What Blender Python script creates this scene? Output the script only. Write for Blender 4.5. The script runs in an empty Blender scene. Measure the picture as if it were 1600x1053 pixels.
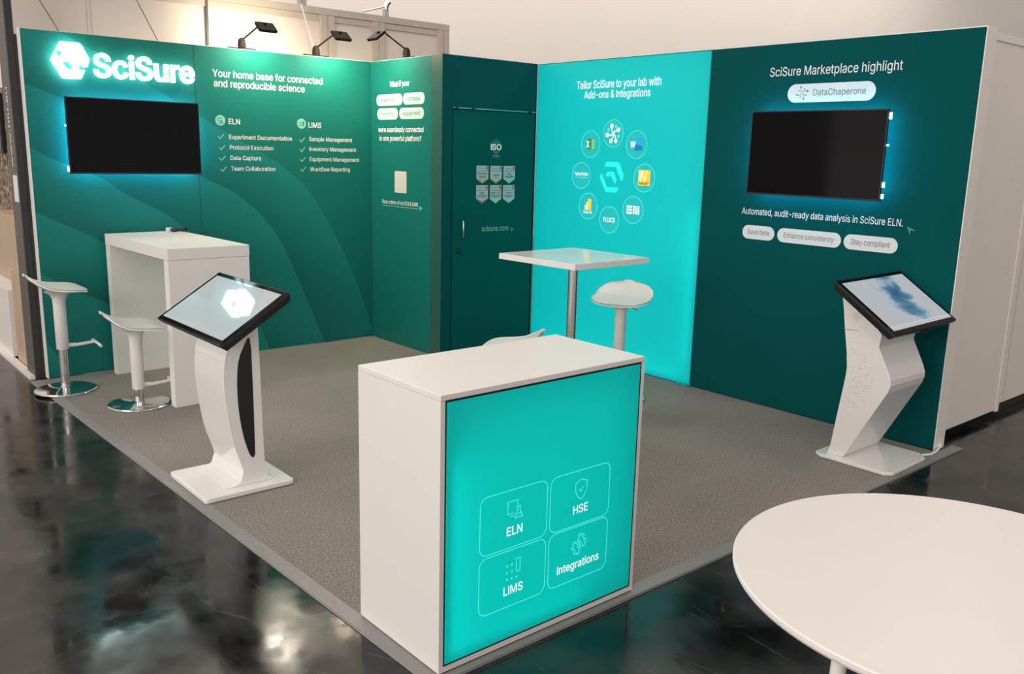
import bpy, bmesh, math, random
from mathutils import Vector, Matrix
from mathutils.geometry import delaunay_2d_cdt

random.seed(7)
SC = bpy.context.scene
COL = SC.collection
PI = math.pi

# ------------------------------------------------------------------ camera
CAM = (-4.35837, -7.08293, 1.74479)
YAW, PITCH, ROLL, FPX = 0.710829, -0.206486, 0.0252475, 1381.844
cd = bpy.data.cameras.new('camera')
cam = bpy.data.objects.new('camera', cd)
COL.objects.link(cam)
SC.camera = cam
cy, sy, cp, sp = math.cos(YAW), math.sin(YAW), math.cos(PITCH), math.sin(PITCH)
fw = Vector((sy * cp, cy * cp, sp))
r0 = Vector((cy, -sy, 0))
u0 = r0.cross(fw)
rt = r0 * math.cos(ROLL) + u0 * math.sin(ROLL)
up = -r0 * math.sin(ROLL) + u0 * math.cos(ROLL)
M4 = Matrix((rt, up, -fw)).transposed().to_4x4()
M4.translation = Vector(CAM)
cam.matrix_world = M4
cd.sensor_fit = 'HORIZONTAL'
cd.sensor_width = 36.0
cd.lens = FPX / 1600.0 * 36.0
cd.clip_start = 0.05
cd.clip_end = 200

# ------------------------------------------------------------------ view, world, hall lamps, added fill lights
SC.view_settings.view_transform = 'Standard'
SC.view_settings.look = 'None'
SC.view_settings.gamma = 1
SC.view_settings.use_curve_mapping = False
SC.view_settings.exposure = 0.0

W = bpy.data.worlds.new('hall')
SC.world = W
W.use_nodes = True
bg = W.node_tree.nodes['Background']
bg.inputs[0].default_value = (1.0, 0.925, 0.865, 1)


def wmath(op, a, b):
    n = W.node_tree.nodes.new('ShaderNodeMath')
    n.operation = op
    for i, x in enumerate((a, b)):
        if isinstance(x, (int, float)):
            n.inputs[i].default_value = x
        else:
            W.node_tree.links.new(x, n.inputs[i])
    return n.outputs[0]


# the rest of the hall: its brighter side lies to the left of the stand, the roof is dimmer
wtc = W.node_tree.nodes.new('ShaderNodeTexCoord')
wsx = W.node_tree.nodes.new('ShaderNodeSeparateXYZ')
W.node_tree.links.new(wtc.outputs['Generated'], wsx.inputs[0])
w_h = wmath('SUBTRACT', 1.0, wmath('MULTIPLY', wsx.outputs[0], 0.85))
w_t = wmath('POWER', wmath('MAXIMUM', wsx.outputs[2], 0.0), 0.7)
w_s = wmath('ADD', wmath('MULTIPLY', w_h, wmath('SUBTRACT', 1.0, w_t)), wmath('MULTIPLY', w_t, 0.35))
W.node_tree.links.new(w_s, bg.inputs[1])


def area_light(name, loc, target, size, power, color, size_y=None):
    l = bpy.data.lights.new(name, 'AREA')
    l.energy = power
    l.color = color
    l.size = size
    if size_y:
        l.shape = 'RECTANGLE'
        l.size_y = size_y
    o = bpy.data.objects.new(name, l)
    COL.objects.link(o)
    o.location = loc
    d = Vector(target) - Vector(loc)
    o.rotation_euler = d.to_track_quat('-Z', 'Y').to_euler()
    return o


WARM = (1.0, 0.90, 0.82)
area_light('hall_lamp', (-5.5, -6.5, 6.5), (-5.5, -6.5, 0), 1.6, 45, WARM)
area_light('hall_lamp', (0.5, -7.5, 6.5), (0.5, -7.5, 0), 1.6, 45, WARM)
area_light('hall_lamp', (-9.0, -1.0, 6.5), (-9.0, -1.0, 0), 1.6, 150, WARM)
area_light('hall_lamp', (0.62, 4.29, 5.0), (-3.07, -4.14, 0), 1.0, 150, WARM)
area_light('hall_lamp', (1.5, 1.5, 6.5), (1.5, 1.5, 0), 1.6, 80, WARM)
area_light('hall_lamp', (5.5, -3.5, 6.5), (5.5, -3.5, 0), 1.6, 130, WARM)
area_light('hall_wall_fill', (9.0, 2.6, 9.0), (9.0, 7.0, 3.5), 30.0, 860, WARM, 0.8)  # unseen strip added to brighten the hall wall evenly
area_light('left_fill_light', (-9.0, -5.0, 3.2), (-2.5, -4.3, 0.6), 3.5, 165, (1.0, 0.94, 0.89), 2.2)  # added fill light out of view, lifts the faces turned to the left


# ------------------------------------------------------------------ materials
def lin(c):
    return tuple(((x / 255.0) / 12.92 if x <= 10 else (((x / 255.0) + 0.055) / 1.055) ** 2.4) for x in c)


def mat(name, rgb, rough=0.5, metal=0.0, spec=0.5, coat=0.0, noise=0.0, nscale=40.0, bump=0.0, bscale=200.0, emit=None, estr=0.0):
    m = bpy.data.materials.new(name)
    m.use_nodes = True
    nt = m.node_tree
    b = nt.nodes['Principled BSDF']
    b.inputs['Base Color'].default_value = (*rgb, 1)
    b.inputs['Roughness'].default_value = rough
    b.inputs['Metallic'].default_value = metal
    b.inputs['Specular IOR Level'].default_value = spec
    b.inputs['Coat Weight'].default_value = coat
    b.inputs['Coat Roughness'].default_value = 0.03
    if emit:
        b.inputs['Emission Color'].default_value = (*emit, 1)
        b.inputs['Emission Strength'].default_value = estr
    if noise or bump:
        tc = nt.nodes.new('ShaderNodeTexCoord')
    if noise:
        n = nt.nodes.new('ShaderNodeTexNoise')
        n.inputs['Scale'].default_value = nscale
        n.inputs['Detail'].default_value = 6
        nt.links.new(tc.outputs['Object'], n.inputs['Vector'])
        mx = nt.nodes.new('ShaderNodeMix')
        mx.data_type = 'RGBA'
        mx.inputs[6].default_value = (*[max(0, x * (1 - noise)) for x in rgb], 1)
        mx.inputs[7].default_value = (*[min(1, x * (1 + noise)) for x in rgb], 1)
        nt.links.new(n.outputs['Fac'], mx.inputs[0])
        nt.links.new(mx.outputs[2], b.inputs['Base Color'])
    if bump:
        n2 = nt.nodes.new('ShaderNodeTexNoise')
        n2.inputs['Scale'].default_value = bscale
        n2.inputs['Detail'].default_value = 3
        nt.links.new(tc.outputs['Object'], n2.inputs['Vector'])
        bp = nt.nodes.new('ShaderNodeBump')
        bp.inputs['Strength'].default_value = bump
        bp.inputs['Distance'].default_value = 0.004
        nt.links.new(n2.outputs['Fac'], bp.inputs['Height'])
        nt.links.new(bp.outputs['Normal'], b.inputs['Normal'])
    return m


WHITE = mat('white_laminate', (0.83, 0.80, 0.775), 0.35, noise=0.015, nscale=8)
WHITE2 = mat('white_lacquer', (0.86, 0.85, 0.83), 0.18, coat=0.3, noise=0.01, nscale=8)
PLASTIC = mat('white_plastic', (0.84, 0.83, 0.80), 0.32, noise=0.01, nscale=10)
TABLEW = mat('table_top_white', (0.84, 0.80, 0.775), 0.4, noise=0.02, nscale=5)
FRAMEW = mat('white_frame', (0.87, 0.83, 0.79), 0.45, noise=0.02, nscale=20)
ENDMET = mat('end_profile_metal', (0.025, 0.105, 0.080), 0.36, metal=0.0, spec=0.6, noise=0.05, nscale=30)
FABRIC_D = mat('teal_fabric', (0.0003, 0.082, 0.084), 0.8, spec=0.08, noise=0.14, nscale=260, bump=0.06, bscale=500)
FABRIC_A = mat('green_teal_fabric', (0.006, 0.160, 0.128), 0.5, spec=0.22, noise=0.2, nscale=240, bump=0.08, bscale=500)
DOORM = mat('teal_door', (0.0003, 0.100, 0.090), 0.8, spec=0.08, noise=0.1, nscale=240)
GAP = mat('dark_gap', (0.006, 0.012, 0.014), 0.8, noise=0.1)
BLACK = mat('black_plastic', (0.012, 0.013, 0.015), 0.35, noise=0.1, nscale=50)
SCREEN = mat('dark_screen_glass', (0.004, 0.004, 0.005), 0.06, spec=0.11, noise=0.05, nscale=4)
CHROME = mat('chrome', (0.78, 0.78, 0.78), 0.06, metal=1.0, noise=0.02, nscale=20)
STEEL = mat('brushed_steel', (0.62, 0.60, 0.57), 0.28, metal=1.0, noise=0.08, nscale=60)
ALU = mat('aluminium_strip', (0.27, 0.265, 0.255), 0.5, metal=0.15, noise=0.12, nscale=30)
LAMPM = mat('lamp_bronze', (0.020, 0.016, 0.011), 0.7, spec=0.15, noise=0.1)
INK_W = mat('white_print', (0.88, 0.90, 0.88), 0.6, noise=0.01)
INK_M = mat('mint_print', (0.22, 0.56, 0.46), 0.6, noise=0.01)
INK_T = mat('teal_mint_print', (0.06, 0.28, 0.24), 0.6, noise=0.01)
INK_D = mat('dark_green_print', (0.02, 0.15, 0.12), 0.6, noise=0.01)
INK_G = mat('grey_print', (0.16, 0.19, 0.20), 0.6, noise=0.01)
INK_GT = mat('green_grey_print', (0.07, 0.20, 0.16), 0.6, noise=0.01)
PILL = mat('pale_pill_print', (0.78, 0.80, 0.80), 0.6, noise=0.01)
PILL_G = mat('pale_mint_pill_print', (0.50, 0.72, 0.60), 0.6, noise=0.01)
BADGE = mat('badge_pale_print', (0.42, 0.55, 0.55), 0.6, noise=0.02)
BADGE_P = mat('badge_pink_print', (0.55, 0.12, 0.22), 0.6, noise=0.02)
BADGE_O = mat('badge_orange_print', (0.62, 0.33, 0.14), 0.6, noise=0.02)
BADGE_T = mat('badge_mint_print', (0.25, 0.66, 0.58), 0.6, noise=0.02)
QRCARD = mat('blank_card_print', (0.62, 0.58, 0.52), 0.6, noise=0.05, nscale=60)


def emis(name, rgb, s, rough=0.5, spec=0.3):
    return mat(name, (0.02, 0.02, 0.02), rough, spec=spec, emit=rgb, estr=s, noise=0.01)


LB = lin((0, 192, 186))
LIGHTBOX = mat('lit_teal_fabric', (0.004, 0.10, 0.10), 0.6, spec=0.2, emit=lin((0, 184, 187)), estr=0.36, noise=0.02)
LITPANEL = mat('lit_teal_panel', (0.004, 0.09, 0.085), 0.35, spec=0.25, emit=lin((0, 184, 179)), estr=0.47, noise=0.02)


def backlit(m, tint):
    """a thin printed diffuser: glows by itself and lets light from the lamps behind it through"""
    nt = m.node_tree
    out = nt.nodes['Material Output']
    tr = nt.nodes.new('ShaderNodeBsdfTranslucent')
    tr.inputs['Color'].default_value = (*tint, 1)
    ad = nt.nodes.new('ShaderNodeAddShader')
    nt.links.new(nt.nodes['Principled BSDF'].outputs[0], ad.inputs[0])
    nt.links.new(tr.outputs[0], ad.inputs[1])
    nt.links.new(ad.outputs[0], out.inputs['Surface'])


backlit(LIGHTBOX, (0.0, 0.60, 0.61))
backlit(LITPANEL, (0.0, 0.62, 0.56))
LIT_W = emis('lit_white_print', (0.95, 1.0, 1.0), 0.95)
LIT_C = emis('lit_cyan_print', lin((20, 250, 240)), 1.05)
LIT_C2 = emis('lit_soft_cyan_print', lin((85, 238, 230)), 1.0)
LIT_DISC = emis('lit_disc_print', lin((0, 196, 193)), 0.98)
LIT_GRN = emis('lit_green_print', lin((45, 150, 80)), 0.9)
LIT_GRN2 = emis('lit_pale_green_print', lin((130, 225, 150)), 0.9)
LIT_BLU = emis('lit_blue_print', lin((0, 130, 200)), 0.9)
LIT_BLU2 = emis('lit_light_blue_print', lin((0, 190, 245)), 0.9)
LIT_YEL = emis('lit_yellow_print', lin((255, 222, 40)), 0.95)
LIT_PYEL = emis('lit_pale_yellow_print', lin((252, 245, 190)), 0.95)
LIT_DRK = emis('lit_dark_print', lin((120, 70, 20)), 0.8)
LED = emis('cyan_led', (0.03, 0.62, 1.0), 30.0)
LEDHOT = emis('bright_led', (0.5, 0.95, 1.0), 6.0)
SIGN = emis('sign_white_light', (0.80, 1.0, 0.97), 5.5)
SIGNE = emis('emblem_white_light', (0.80, 1.0, 0.97), 8.5)
DIFF = emis('lamp_diffuser', (1.0, 0.93, 0.82), 4.0)

# printed swoosh graphic: each band starts lighter at its upper edge (UV v runs across the band)
SWOOSH = mat('printed_swoosh', (0.02, 0.2, 0.17), 0.5, spec=0.22, bump=0.08, bscale=500)
nt = SWOOSH.node_tree
uvn = nt.nodes.new('ShaderNodeUVMap')
sep = nt.nodes.new('ShaderNodeSeparateXYZ')
rmp = nt.nodes.new('ShaderNodeValToRGB')
rmp.color_ramp.elements[0].color = (0.010, 0.215, 0.182, 1)
rmp.color_ramp.elements[1].color = (0.005, 0.140, 0.122, 1)
rmp.color_ramp.elements[1].position = 0.95
nzz = nt.nodes.new('ShaderNodeTexNoise')
nzz.inputs['Scale'].default_value = 240
mxx = nt.nodes.new('ShaderNodeMix')
mxx.data_type = 'RGBA'
mxx.blend_type = 'OVERLAY'
mxx.inputs[0].default_value = 0.35
tcc = nt.nodes.new('ShaderNodeTexCoord')
nt.links.new(tcc.outputs['Object'], nzz.inputs['Vector'])
nt.links.new(uvn.outputs[0], sep.inputs[0])
nt.links.new(sep.outputs[1], rmp.inputs[0])
nt.links.new(rmp.outputs[0], mxx.inputs[6])
nt.links.new(nzz.outputs['Color'], mxx.inputs[7])
nt.links.new(mxx.outputs[2], nt.nodes['Principled BSDF'].inputs['Base Color'])


def carpet_mat():
    m = mat('grey_carpet', (0.2, 0.185, 0.172), 0.95, spec=0.1, bump=0.5, bscale=380)
    nt = m.node_tree
    b = nt.nodes['Principled BSDF']
    tc = nt.nodes.new('ShaderNodeTexCoord')
    n1 = nt.nodes.new('ShaderNodeTexNoise')
    n1.inputs['Scale'].default_value = 130
    n1.inputs['Detail'].default_value = 4
    n2 = nt.nodes.new('ShaderNodeTexNoise')
    n2.inputs['Scale'].default_value = 1.4
    n2.inputs['Detail'].default_value = 5
    r1 = nt.nodes.new('ShaderNodeValToRGB')
    r1.color_ramp.elements[0].position = 0.3
    r1.color_ramp.elements[1].position = 0.7
    r1.color_ramp.elements[0].color = (0.125, 0.116, 0.106, 1)
    r1.color_ramp.elements[1].color = (0.420, 0.395, 0.360, 1)
    r2 = nt.nodes.new('ShaderNodeValToRGB')
    r2.color_ramp.elements[0].position = 0.35
    r2.color_ramp.elements[1].position = 0.7
    r2.color_ramp.elements[0].color = (0.9, 0.9, 0.9, 1)
    r2.color_ramp.elements[1].color = (1.06, 1.05, 1.04, 1)
    mx = nt.nodes.new('ShaderNodeMix')
    mx.data_type = 'RGBA'
    mx.blend_type = 'MULTIPLY'
    mx.inputs[0].default_value = 1
    for n in (n1, n2):
        nt.links.new(tc.outputs['Object'], n.inputs['Vector'])
    nt.links.new(n1.outputs['Fac'], r1.inputs[0])
    nt.links.new(n2.outputs['Fac'], r2.inputs[0])
    nt.links.new(r1.outputs[0], mx.inputs[6])
    nt.links.new(r2.outputs[0], mx.inputs[7])
    nt.links.new(mx.outputs[2], b.inputs['Base Color'])
    return m


def floor_mat():
    m = mat('dark_polished_floor', (0.014, 0.016, 0.016), 0.15, spec=0.38)
    nt = m.node_tree
    b = nt.nodes['Principled BSDF']
    tc = nt.nodes.new('ShaderNodeTexCoord')

    def noise(sc, det=5):
        n = nt.nodes.new('ShaderNodeTexNoise')
        n.inputs['Scale'].default_value = sc
        n.inputs['Detail'].default_value = det
        nt.links.new(tc.outputs['Object'], n.inputs['Vector'])
        return n

    def ramp(src, p0, c0, p1, c1):
        r = nt.nodes.new('ShaderNodeValToRGB')
        r.color_ramp.elements[0].position = p0
        r.color_ramp.elements[1].position = p1
        r.color_ramp.elements[0].color = (*c0, 1)
        r.color_ramp.elements[1].color = (*c1, 1)
        nt.links.new(src, r.inputs[0])
        return r
    big = ramp(noise(2.6, 10).outputs['Fac'], 0.38, (0.006, 0.008, 0.008), 0.68, (0.040, 0.037, 0.032))
    prev = big.outputs[0]
    # worn scratches: thin voronoi cell edges, warped and broken up by noise
    for k, (sc, rot, th) in enumerate(((1.7, 0.5, 0.008), (2.9, 2.0, 0.008), (3.6, 1.1, 0.009), (4.6, 2.7, 0.011), (5.4, 1.6, 0.012))):
        mp = nt.nodes.new('ShaderNodeMapping')
        mp.inputs['Rotation'].default_value = (0, 0, rot)
        mp.inputs['Scale'].default_value = (sc, sc * 0.16, 1)
        mp.inputs['Location'].default_value = (k * 3.1, k * 1.7, 0)
        nt.links.new(tc.outputs['Object'], mp.inputs['Vector'])
        v = nt.nodes.new('ShaderNodeTexVoronoi')
        v.feature = 'DISTANCE_TO_EDGE'
        v.voronoi_dimensions = '2D'
        v.inputs['Scale'].default_value = 1.0
        nt.links.new(mp.outputs[0], v.inputs['Vector'])
        line = ramp(v.outputs['Distance'], 0.0, (1, 1, 1), th, (0, 0, 0))
        brk = ramp(noise(2.3 + k, 4).outputs['Fac'], 0.53, (0, 0, 0), 0.72, (0.55, 0.55, 0.55))
        mu = nt.nodes.new('ShaderNodeMath')
        mu.operation = 'MULTIPLY'
        nt.links.new(line.outputs[0], mu.inputs[0])
        nt.links.new(brk.outputs[0], mu.inputs[1])
        mx = nt.nodes.new('ShaderNodeMix')
        mx.data_type = 'RGBA'
        mx.inputs[7].default_value = (0.11, 0.105, 0.095, 1)
        nt.links.new(mu.outputs[0], mx.inputs[0])
        nt.links.new(prev, mx.inputs[6])
        prev = mx.outputs[2]
    # specks
    vs = nt.nodes.new('ShaderNodeTexVoronoi')
    vs.inputs['Scale'].default_value = 9
    nt.links.new(tc.outputs['Object'], vs.inputs['Vector'])
    sp_ = ramp(vs.outputs['Distance'], 0.02, (1, 1, 1), 0.035, (0, 0, 0))
    mx = nt.nodes.new('ShaderNodeMix')
    mx.data_type = 'RGBA'
    mx.inputs[7].default_value = (0.10, 0.10, 0.09, 1)
    nt.links.new(sp_.outputs[0], mx.inputs[0])
    nt.links.new(prev, mx.inputs[6])
    nt.links.new(mx.outputs[2], b.inputs['Base Color'])
    rr = ramp(noise(4.5, 10).outputs['Fac'], 0.36, (0.05, 0.05, 0.05), 0.68, (0.26, 0.26, 0.26))
    nt.links.new(rr.outputs[0], b.inputs['Roughness'])
    bp = nt.nodes.new('ShaderNodeBump')
    bp.inputs['Strength'].default_value = 0.03
    bp.inputs['Distance'].default_value = 0.01
    nt.links.new(noise(12, 8).outputs['Fac'], bp.inputs['Height'])
    nt.links.new(bp.outputs['Normal'], b.inputs['Normal'])
    return m


CARPET = carpet_mat()
FLOORM = floor_mat()
HALLW = mat('hall_wall_paint', (0.80, 0.755, 0.71), 0.8, noise=0.03, nscale=1.2)
PANELW = mat('partition_panel', (0.74, 0.665, 0.60), 0.6, noise=0.03, nscale=3)
PFRAME = mat('partition_frame', (0.56, 0.49, 0.42), 0.5, noise=0.04, nscale=12)
PANELR = mat('side_panel', (0.86, 0.80, 0.74), 0.6, noise=0.04, nscale=4)
POSTG = mat('grey_post', (0.115, 0.105, 0.10), 0.5, noise=0.08, nscale=10)
POSTD = mat('dark_brown_post', (0.030, 0.026, 0.024), 0.6, noise=0.1)


def wood_mat():
    m = mat('light_wood', (0.6, 0.45, 0.32), 0.5)
    nt = m.node_tree
    tc = nt.nodes.new('ShaderNodeTexCoord')
    mp = nt.nodes.new('ShaderNodeMapping')
    mp.inputs['Scale'].default_value = (14, 14, 1.2)
    n = nt.nodes.new('ShaderNodeTexNoise')
    n.inputs['Scale'].default_value = 2.5
    n.inputs['Detail'].default_value = 6
    r = nt.nodes.new('ShaderNodeValToRGB')
    r.color_ramp.elements[0].position = 0.3
    r.color_ramp.elements[1].position = 0.75
    r.color_ramp.elements[0].color = (0.47, 0.34, 0.23, 1)
    r.color_ramp.elements[1].color = (0.66, 0.52, 0.38, 1)
    nt.links.new(tc.outputs['Object'], mp.inputs['Vector'])
    nt.links.new(mp.outputs[0], n.inputs['Vector'])
    nt.links.new(n.outputs['Fac'], r.inputs[0])
    nt.links.new(r.outputs[0], nt.nodes['Principled BSDF'].inputs['Base Color'])
    return m


def stone_mat():
    m = mat('stone_cladding', (0.3, 0.22, 0.16), 0.85, bump=1.0, bscale=14)
    nt = m.node_tree
    tc = nt.nodes.new('ShaderNodeTexCoord')
    n = nt.nodes.new('ShaderNodeTexNoise')
    n.inputs['Scale'].default_value = 16
    n.inputs['Detail'].default_value = 8
    r = nt.nodes.new('ShaderNodeValToRGB')
    r.color_ramp.elements[0].position = 0.4
    r.color_ramp.elements[1].position = 0.65
    r.color_ramp.elements[0].color = (0.09, 0.06, 0.045, 1)
    r.color_ramp.elements[1].color = (0.55, 0.42, 0.32, 1)
    nt.links.new(tc.outputs['Object'], n.inputs['Vector'])
    nt.links.new(n.outputs['Fac'], r.inputs[0])
    nt.links.new(r.outputs[0], nt.nodes['Principled BSDF'].inputs['Base Color'])
    return m


WOOD = wood_mat()
STONE = stone_mat()


def picture_mat(name, base, strength, picture):
    """a lit display: an even pale picture, or one with a blue blot in it"""
    m = bpy.data.materials.new(name)
    m.use_nodes = True
    nt = m.node_tree
    b = nt.nodes['Principled BSDF']
    b.inputs['Base Color'].default_value = (0.02, 0.02, 0.02, 1)
    b.inputs['Roughness'].default_value = 0.035
    b.inputs['Specular IOR Level'].default_value = 0.6
    b.inputs['Emission Strength'].default_value = strength
    uvm = nt.nodes.new('ShaderNodeUVMap')
    n = nt.nodes.new('ShaderNodeTexNoise')
    n.inputs['Scale'].default_value = 3.4
    n.inputs['Detail'].default_value = 9
    n.inputs['Distortion'].default_value = 0.8
    nt.links.new(uvm.outputs[0], n.inputs['Vector'])
    r = nt.nodes.new('ShaderNodeValToRGB')
    nt.links.new(r.outputs[0], b.inputs['Emission Color'])
    if not picture:
        r.color_ramp.elements[0].color = (*[x * 0.94 for x in base], 1)
        r.color_ramp.elements[1].color = (*[min(1, x * 1.06) for x in base], 1)
        nt.links.new(n.outputs['Fac'], r.inputs[0])
        return m
    # blot: distance from a slanted axis, broken by noise
    mp = nt.nodes.new('ShaderNodeMapping')
    mp.inputs['Location'].default_value = (-0.58, -0.60, 0)
    nt.links.new(uvm.outputs[0], mp.inputs['Vector'])
    mp2 = nt.nodes.new('ShaderNodeMapping')
    mp2.inputs['Rotation'].default_value = (0, 0, -0.25)
    mp2.inputs['Scale'].default_value = (4.2, 1.5, 1)
    nt.links.new(mp.outputs[0], mp2.inputs['Vector'])
    ln = nt.nodes.new('ShaderNodeVectorMath')
    ln.operation = 'LENGTH'
    nt.links.new(mp2.outputs[0], ln.inputs[0])
    ma = nt.nodes.new('ShaderNodeMath')
    ma.operation = 'MULTIPLY_ADD'
    nt.links.new(n.outputs['Fac'], ma.inputs[0])
    ma.inputs[1].default_value = 1.9
    nt.links.new(ln.outputs['Value'], ma.inputs[2])
    dv = nt.nodes.new('ShaderNodeMath')
    dv.operation = 'DIVIDE'
    nt.links.new(ma.outputs[0], dv.inputs[0])
    dv.inputs[1].default_value = 3.0
    nt.links.new(dv.outputs[0], r.inputs[0])
    e = r.color_ramp.elements
    e[0].position = 0.36
    e[0].color = (*lin((50, 100, 140)), 1)
    e[1].position = 0.62
    e[1].color = (*base, 1)
    x = e.new(0.48)
    x.color = (*lin((95, 140, 165)), 1)
    x = e.new(0.56)
    x.color = (*lin((170, 190, 205)), 1)
    return m


DISP_L = picture_mat('display_pale_grey', lin((188, 196, 196)), 0.92, False)
DISP_R = picture_mat('display_blue_picture', lin((196, 200, 206)), 0.78, True)

# ------------------------------------------------------------------ mesh helpers
ORG = {}


class MB:
    def __init__(self):
        self.v = []
        self.f = []
        self.uv = {}
        self.sm = set()

    def add(self, vs, fs, smooth=False, uv=None):
        o = len(self.v)
        self.v += [Vector(x) for x in vs]
        for i, f in enumerate(fs):
            k = len(self.f)
            self.f.append([o + j for j in f])
            if smooth:
                self.sm.add(k)
            if uv:
                self.uv[k] = uv[i]
        return self

    def box(self, a, b):
        x0, y0, z0 = a
        x1, y1, z1 = b
        return self.add([(x0, y0, z0), (x1, y0, z0), (x1, y1, z0), (x0, y1, z0), (x0, y0, z1), (x1, y0, z1), (x1, y1, z1), (x0, y1, z1)],
                        [(3, 2, 1, 0), (4, 5, 6, 7), (0, 1, 5, 4), (1, 2, 6, 5), (2, 3, 7, 6), (3, 0, 4, 7)])

    def prism(self, ring0, ring1):
        n = len(ring0)
        return self.add(list(ring0) + list(ring1),
                        [tuple(reversed(range(n))), tuple(range(n, 2 * n))] + [(i, (i + 1) % n, n + (i + 1) % n, n + i) for i in range(n)])

    def lathe(self, prof, c=(0, 0, 0), seg=40, smooth=True):
        """prof: list of (r, z); closed with caps at the ends"""
        vs, fs = [], []
        n = len(prof)
        for r, z in prof:
            for k in range(seg):
                a = 2 * PI * k / seg
                vs.append((c[0] + r * math.cos(a), c[1] + r * math.sin(a), c[2] + z))
        for i in range(n - 1):
            for k in range(seg):
                k2 = (k + 1) % seg
                fs.append((i * seg + k, i * seg + k2, (i + 1) * seg + k2, (i + 1) * seg + k))
        self.add(vs, fs, smooth)
        self.add(vs[:seg], [tuple(reversed(range(seg)))])
        self.add(vs[-seg:], [tuple(range(seg))])
        return self

    def tube(self, pts, r, seg=12, smooth=True):
        pts = [Vector(p) for p in pts]
        vs, fs = [], []
        n = len(pts)
        prev = None
        for i, p in enumerate(pts):
            t = (pts[min(i + 1, n - 1)] - pts[max(i - 1, 0)]).normalized()
            if prev is None:
                a = t.orthogonal().normalized()
            else:
                a = (prev - t * prev.dot(t)).normalized()
            prev = a
            b = t.cross(a)
            rr = r[i] if isinstance(r, (list, tuple)) else r
            for k in range(seg):
                g = 2 * PI * k / seg
                vs.append(p + (a * math.cos(g) + b * math.sin(g)) * rr)
        for i in range(n - 1):
            for k in range(seg):
                k2 = (k + 1) % seg
                fs.append((i * seg + k, i * seg + k2, (i + 1) * seg + k2, (i + 1) * seg + k))
        self.add(vs, fs, smooth)
        self.add(vs[:seg], [tuple(reversed(range(seg)))])
        self.add(vs[-seg:], [tuple(range(seg))])
        return self

    def build(self, name, m, parent=None, bevel=0.0, local=False, segs=2):
        org = Vector((0, 0, 0)) if (parent is None or local) else ORG.get(parent.name, Vector((0, 0, 0)))
        me = bpy.data.meshes.new(name)
        me.from_pydata([v - org for v in self.v], [], self.f)
        if self.uv:
            l = me.uv_layers.new(name='UVMap')
            for k, p in enumerate(me.polygons):
                if k in self.uv:
                    for li, c in zip(p.loop_indices, self.uv[k]):
                        l.data[li].uv = c
        bm = bmesh.new()
        bm.from_mesh(me)
        if bevel:
            bmesh.ops.remove_doubles(bm, verts=bm.verts, dist=1e-5)
            bmesh.ops.recalc_face_normals(bm, faces=bm.faces)
            ed = [e for e in bm.edges if len(e.link_faces) == 2 and e.calc_face_angle(0) > 0.6]
            bmesh.ops.bevel(bm, geom=ed, offset=bevel, segments=segs, affect='EDGES', profile=0.5, clamp_overlap=True)
        bm.to_mesh(me)
        bm.free()
        if not bevel:
            for k in self.sm:
                if k < len(me.polygons):
                    me.polygons[k].use_smooth = True
        me.materials.append(m)
        o = bpy.data.objects.new(name, me)
        COL.objects.link(o)
        if parent:
            o.parent = parent
            ORG[o.name] = org
        else:
            ORG[o.name] = Vector((0, 0, 0))
        return o


def thing(name, label, cat, loc=(0, 0, 0), rotz=0.0, group=None):
    o = bpy.data.objects.new(name, None)
    COL.objects.link(o)
    o.location = loc
    o.rotation_euler = (0, 0, rotz)
    o.empty_display_size = 0.1
    o['label'] = label
    o['category'] = cat
    if group:
        o['group'] = group
    ORG[o.name] = Vector(loc)
    return o


def struct(o, label=None, cat=None):
    o['kind'] = 'structure'
    if label:
        o['label'] = label
    if cat:
        o['category'] = cat
    return o


def box(name, a, b, m, parent=None, bevel=0.0):
    return MB().box(a, b).build(name, m, parent, bevel)


# --- flat faces of the stand, each with its own (u, v, off) frame: u runs right, v up, off out of the face
class Plane:
    def __init__(self, o, ux, n):
        self.o, self.ux, self.n = Vector(o), Vector(ux), Vector(n)

    def P(self, u, v, off=0.0):
        return self.o + self.ux * u + Vector((0, 0, v)) + self.n * off


PX, PY, PD = 1.031, -4.896, -1.084
PA = Plane((0, 0, 0), (1, 0, 0), (0, -1, 0))          # logo wall
PB = Plane((0, 0, 0), (0, -1, 0), (-1, 0, 0))         # short return wall
PDR = Plane((0, PD, 0), (1, 0, 0), (0, -1, 0))        # store room front with the door
PC = Plane((PX, 0, 0), (0, -1, 0), (-1, 0, 0))        # long right wall
PK = Plane((0, PY, 0), (1, 0, 0), (0, -1, 0))         # lit front of the counter
PE = 0.0016


def flat(name, pl, loops, m, parent, off=PE, thick=0.0):
    mb = MB()
    for lp in loops:
        n = len(lp)
        if thick:
            mb.prism([pl.P(u, v, off) for u, v in lp], [pl.P(u, v, off + thick) for u, v in lp])
        else:
            mb.add([pl.P(u, v, off) for u, v in lp], [tuple(range(n))])
    return mb.build(name, m, parent)


def rrect(u0, v0, u1, v1, r, seg=7):
    r = min(r, (u1 - u0) / 2, (v1 - v0) / 2)
    out = []
    for cx, cz, a0 in ((u1 - r, v0 + r, -PI / 2), (u1 - r, v1 - r, 0), (u0 + r, v1 - r, PI / 2), (u0 + r, v0 + r, PI)):
        for k in range(seg + 1):
            a = a0 + PI / 2 * k / seg
            out.append((cx + r * math.cos(a), cz + r * math.sin(a)))
    return out


def circ(u, v, r, seg=36, a0=0, a1=2 * PI):
    full = abs(a1 - a0) > 6.28
    return [(u + r * math.cos(a0 + (a1 - a0) * k / (seg if full else seg - 1)), v + r * math.sin(a0 + (a1 - a0) * k / (seg if full else seg - 1))) for k in range(seg)]


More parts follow.
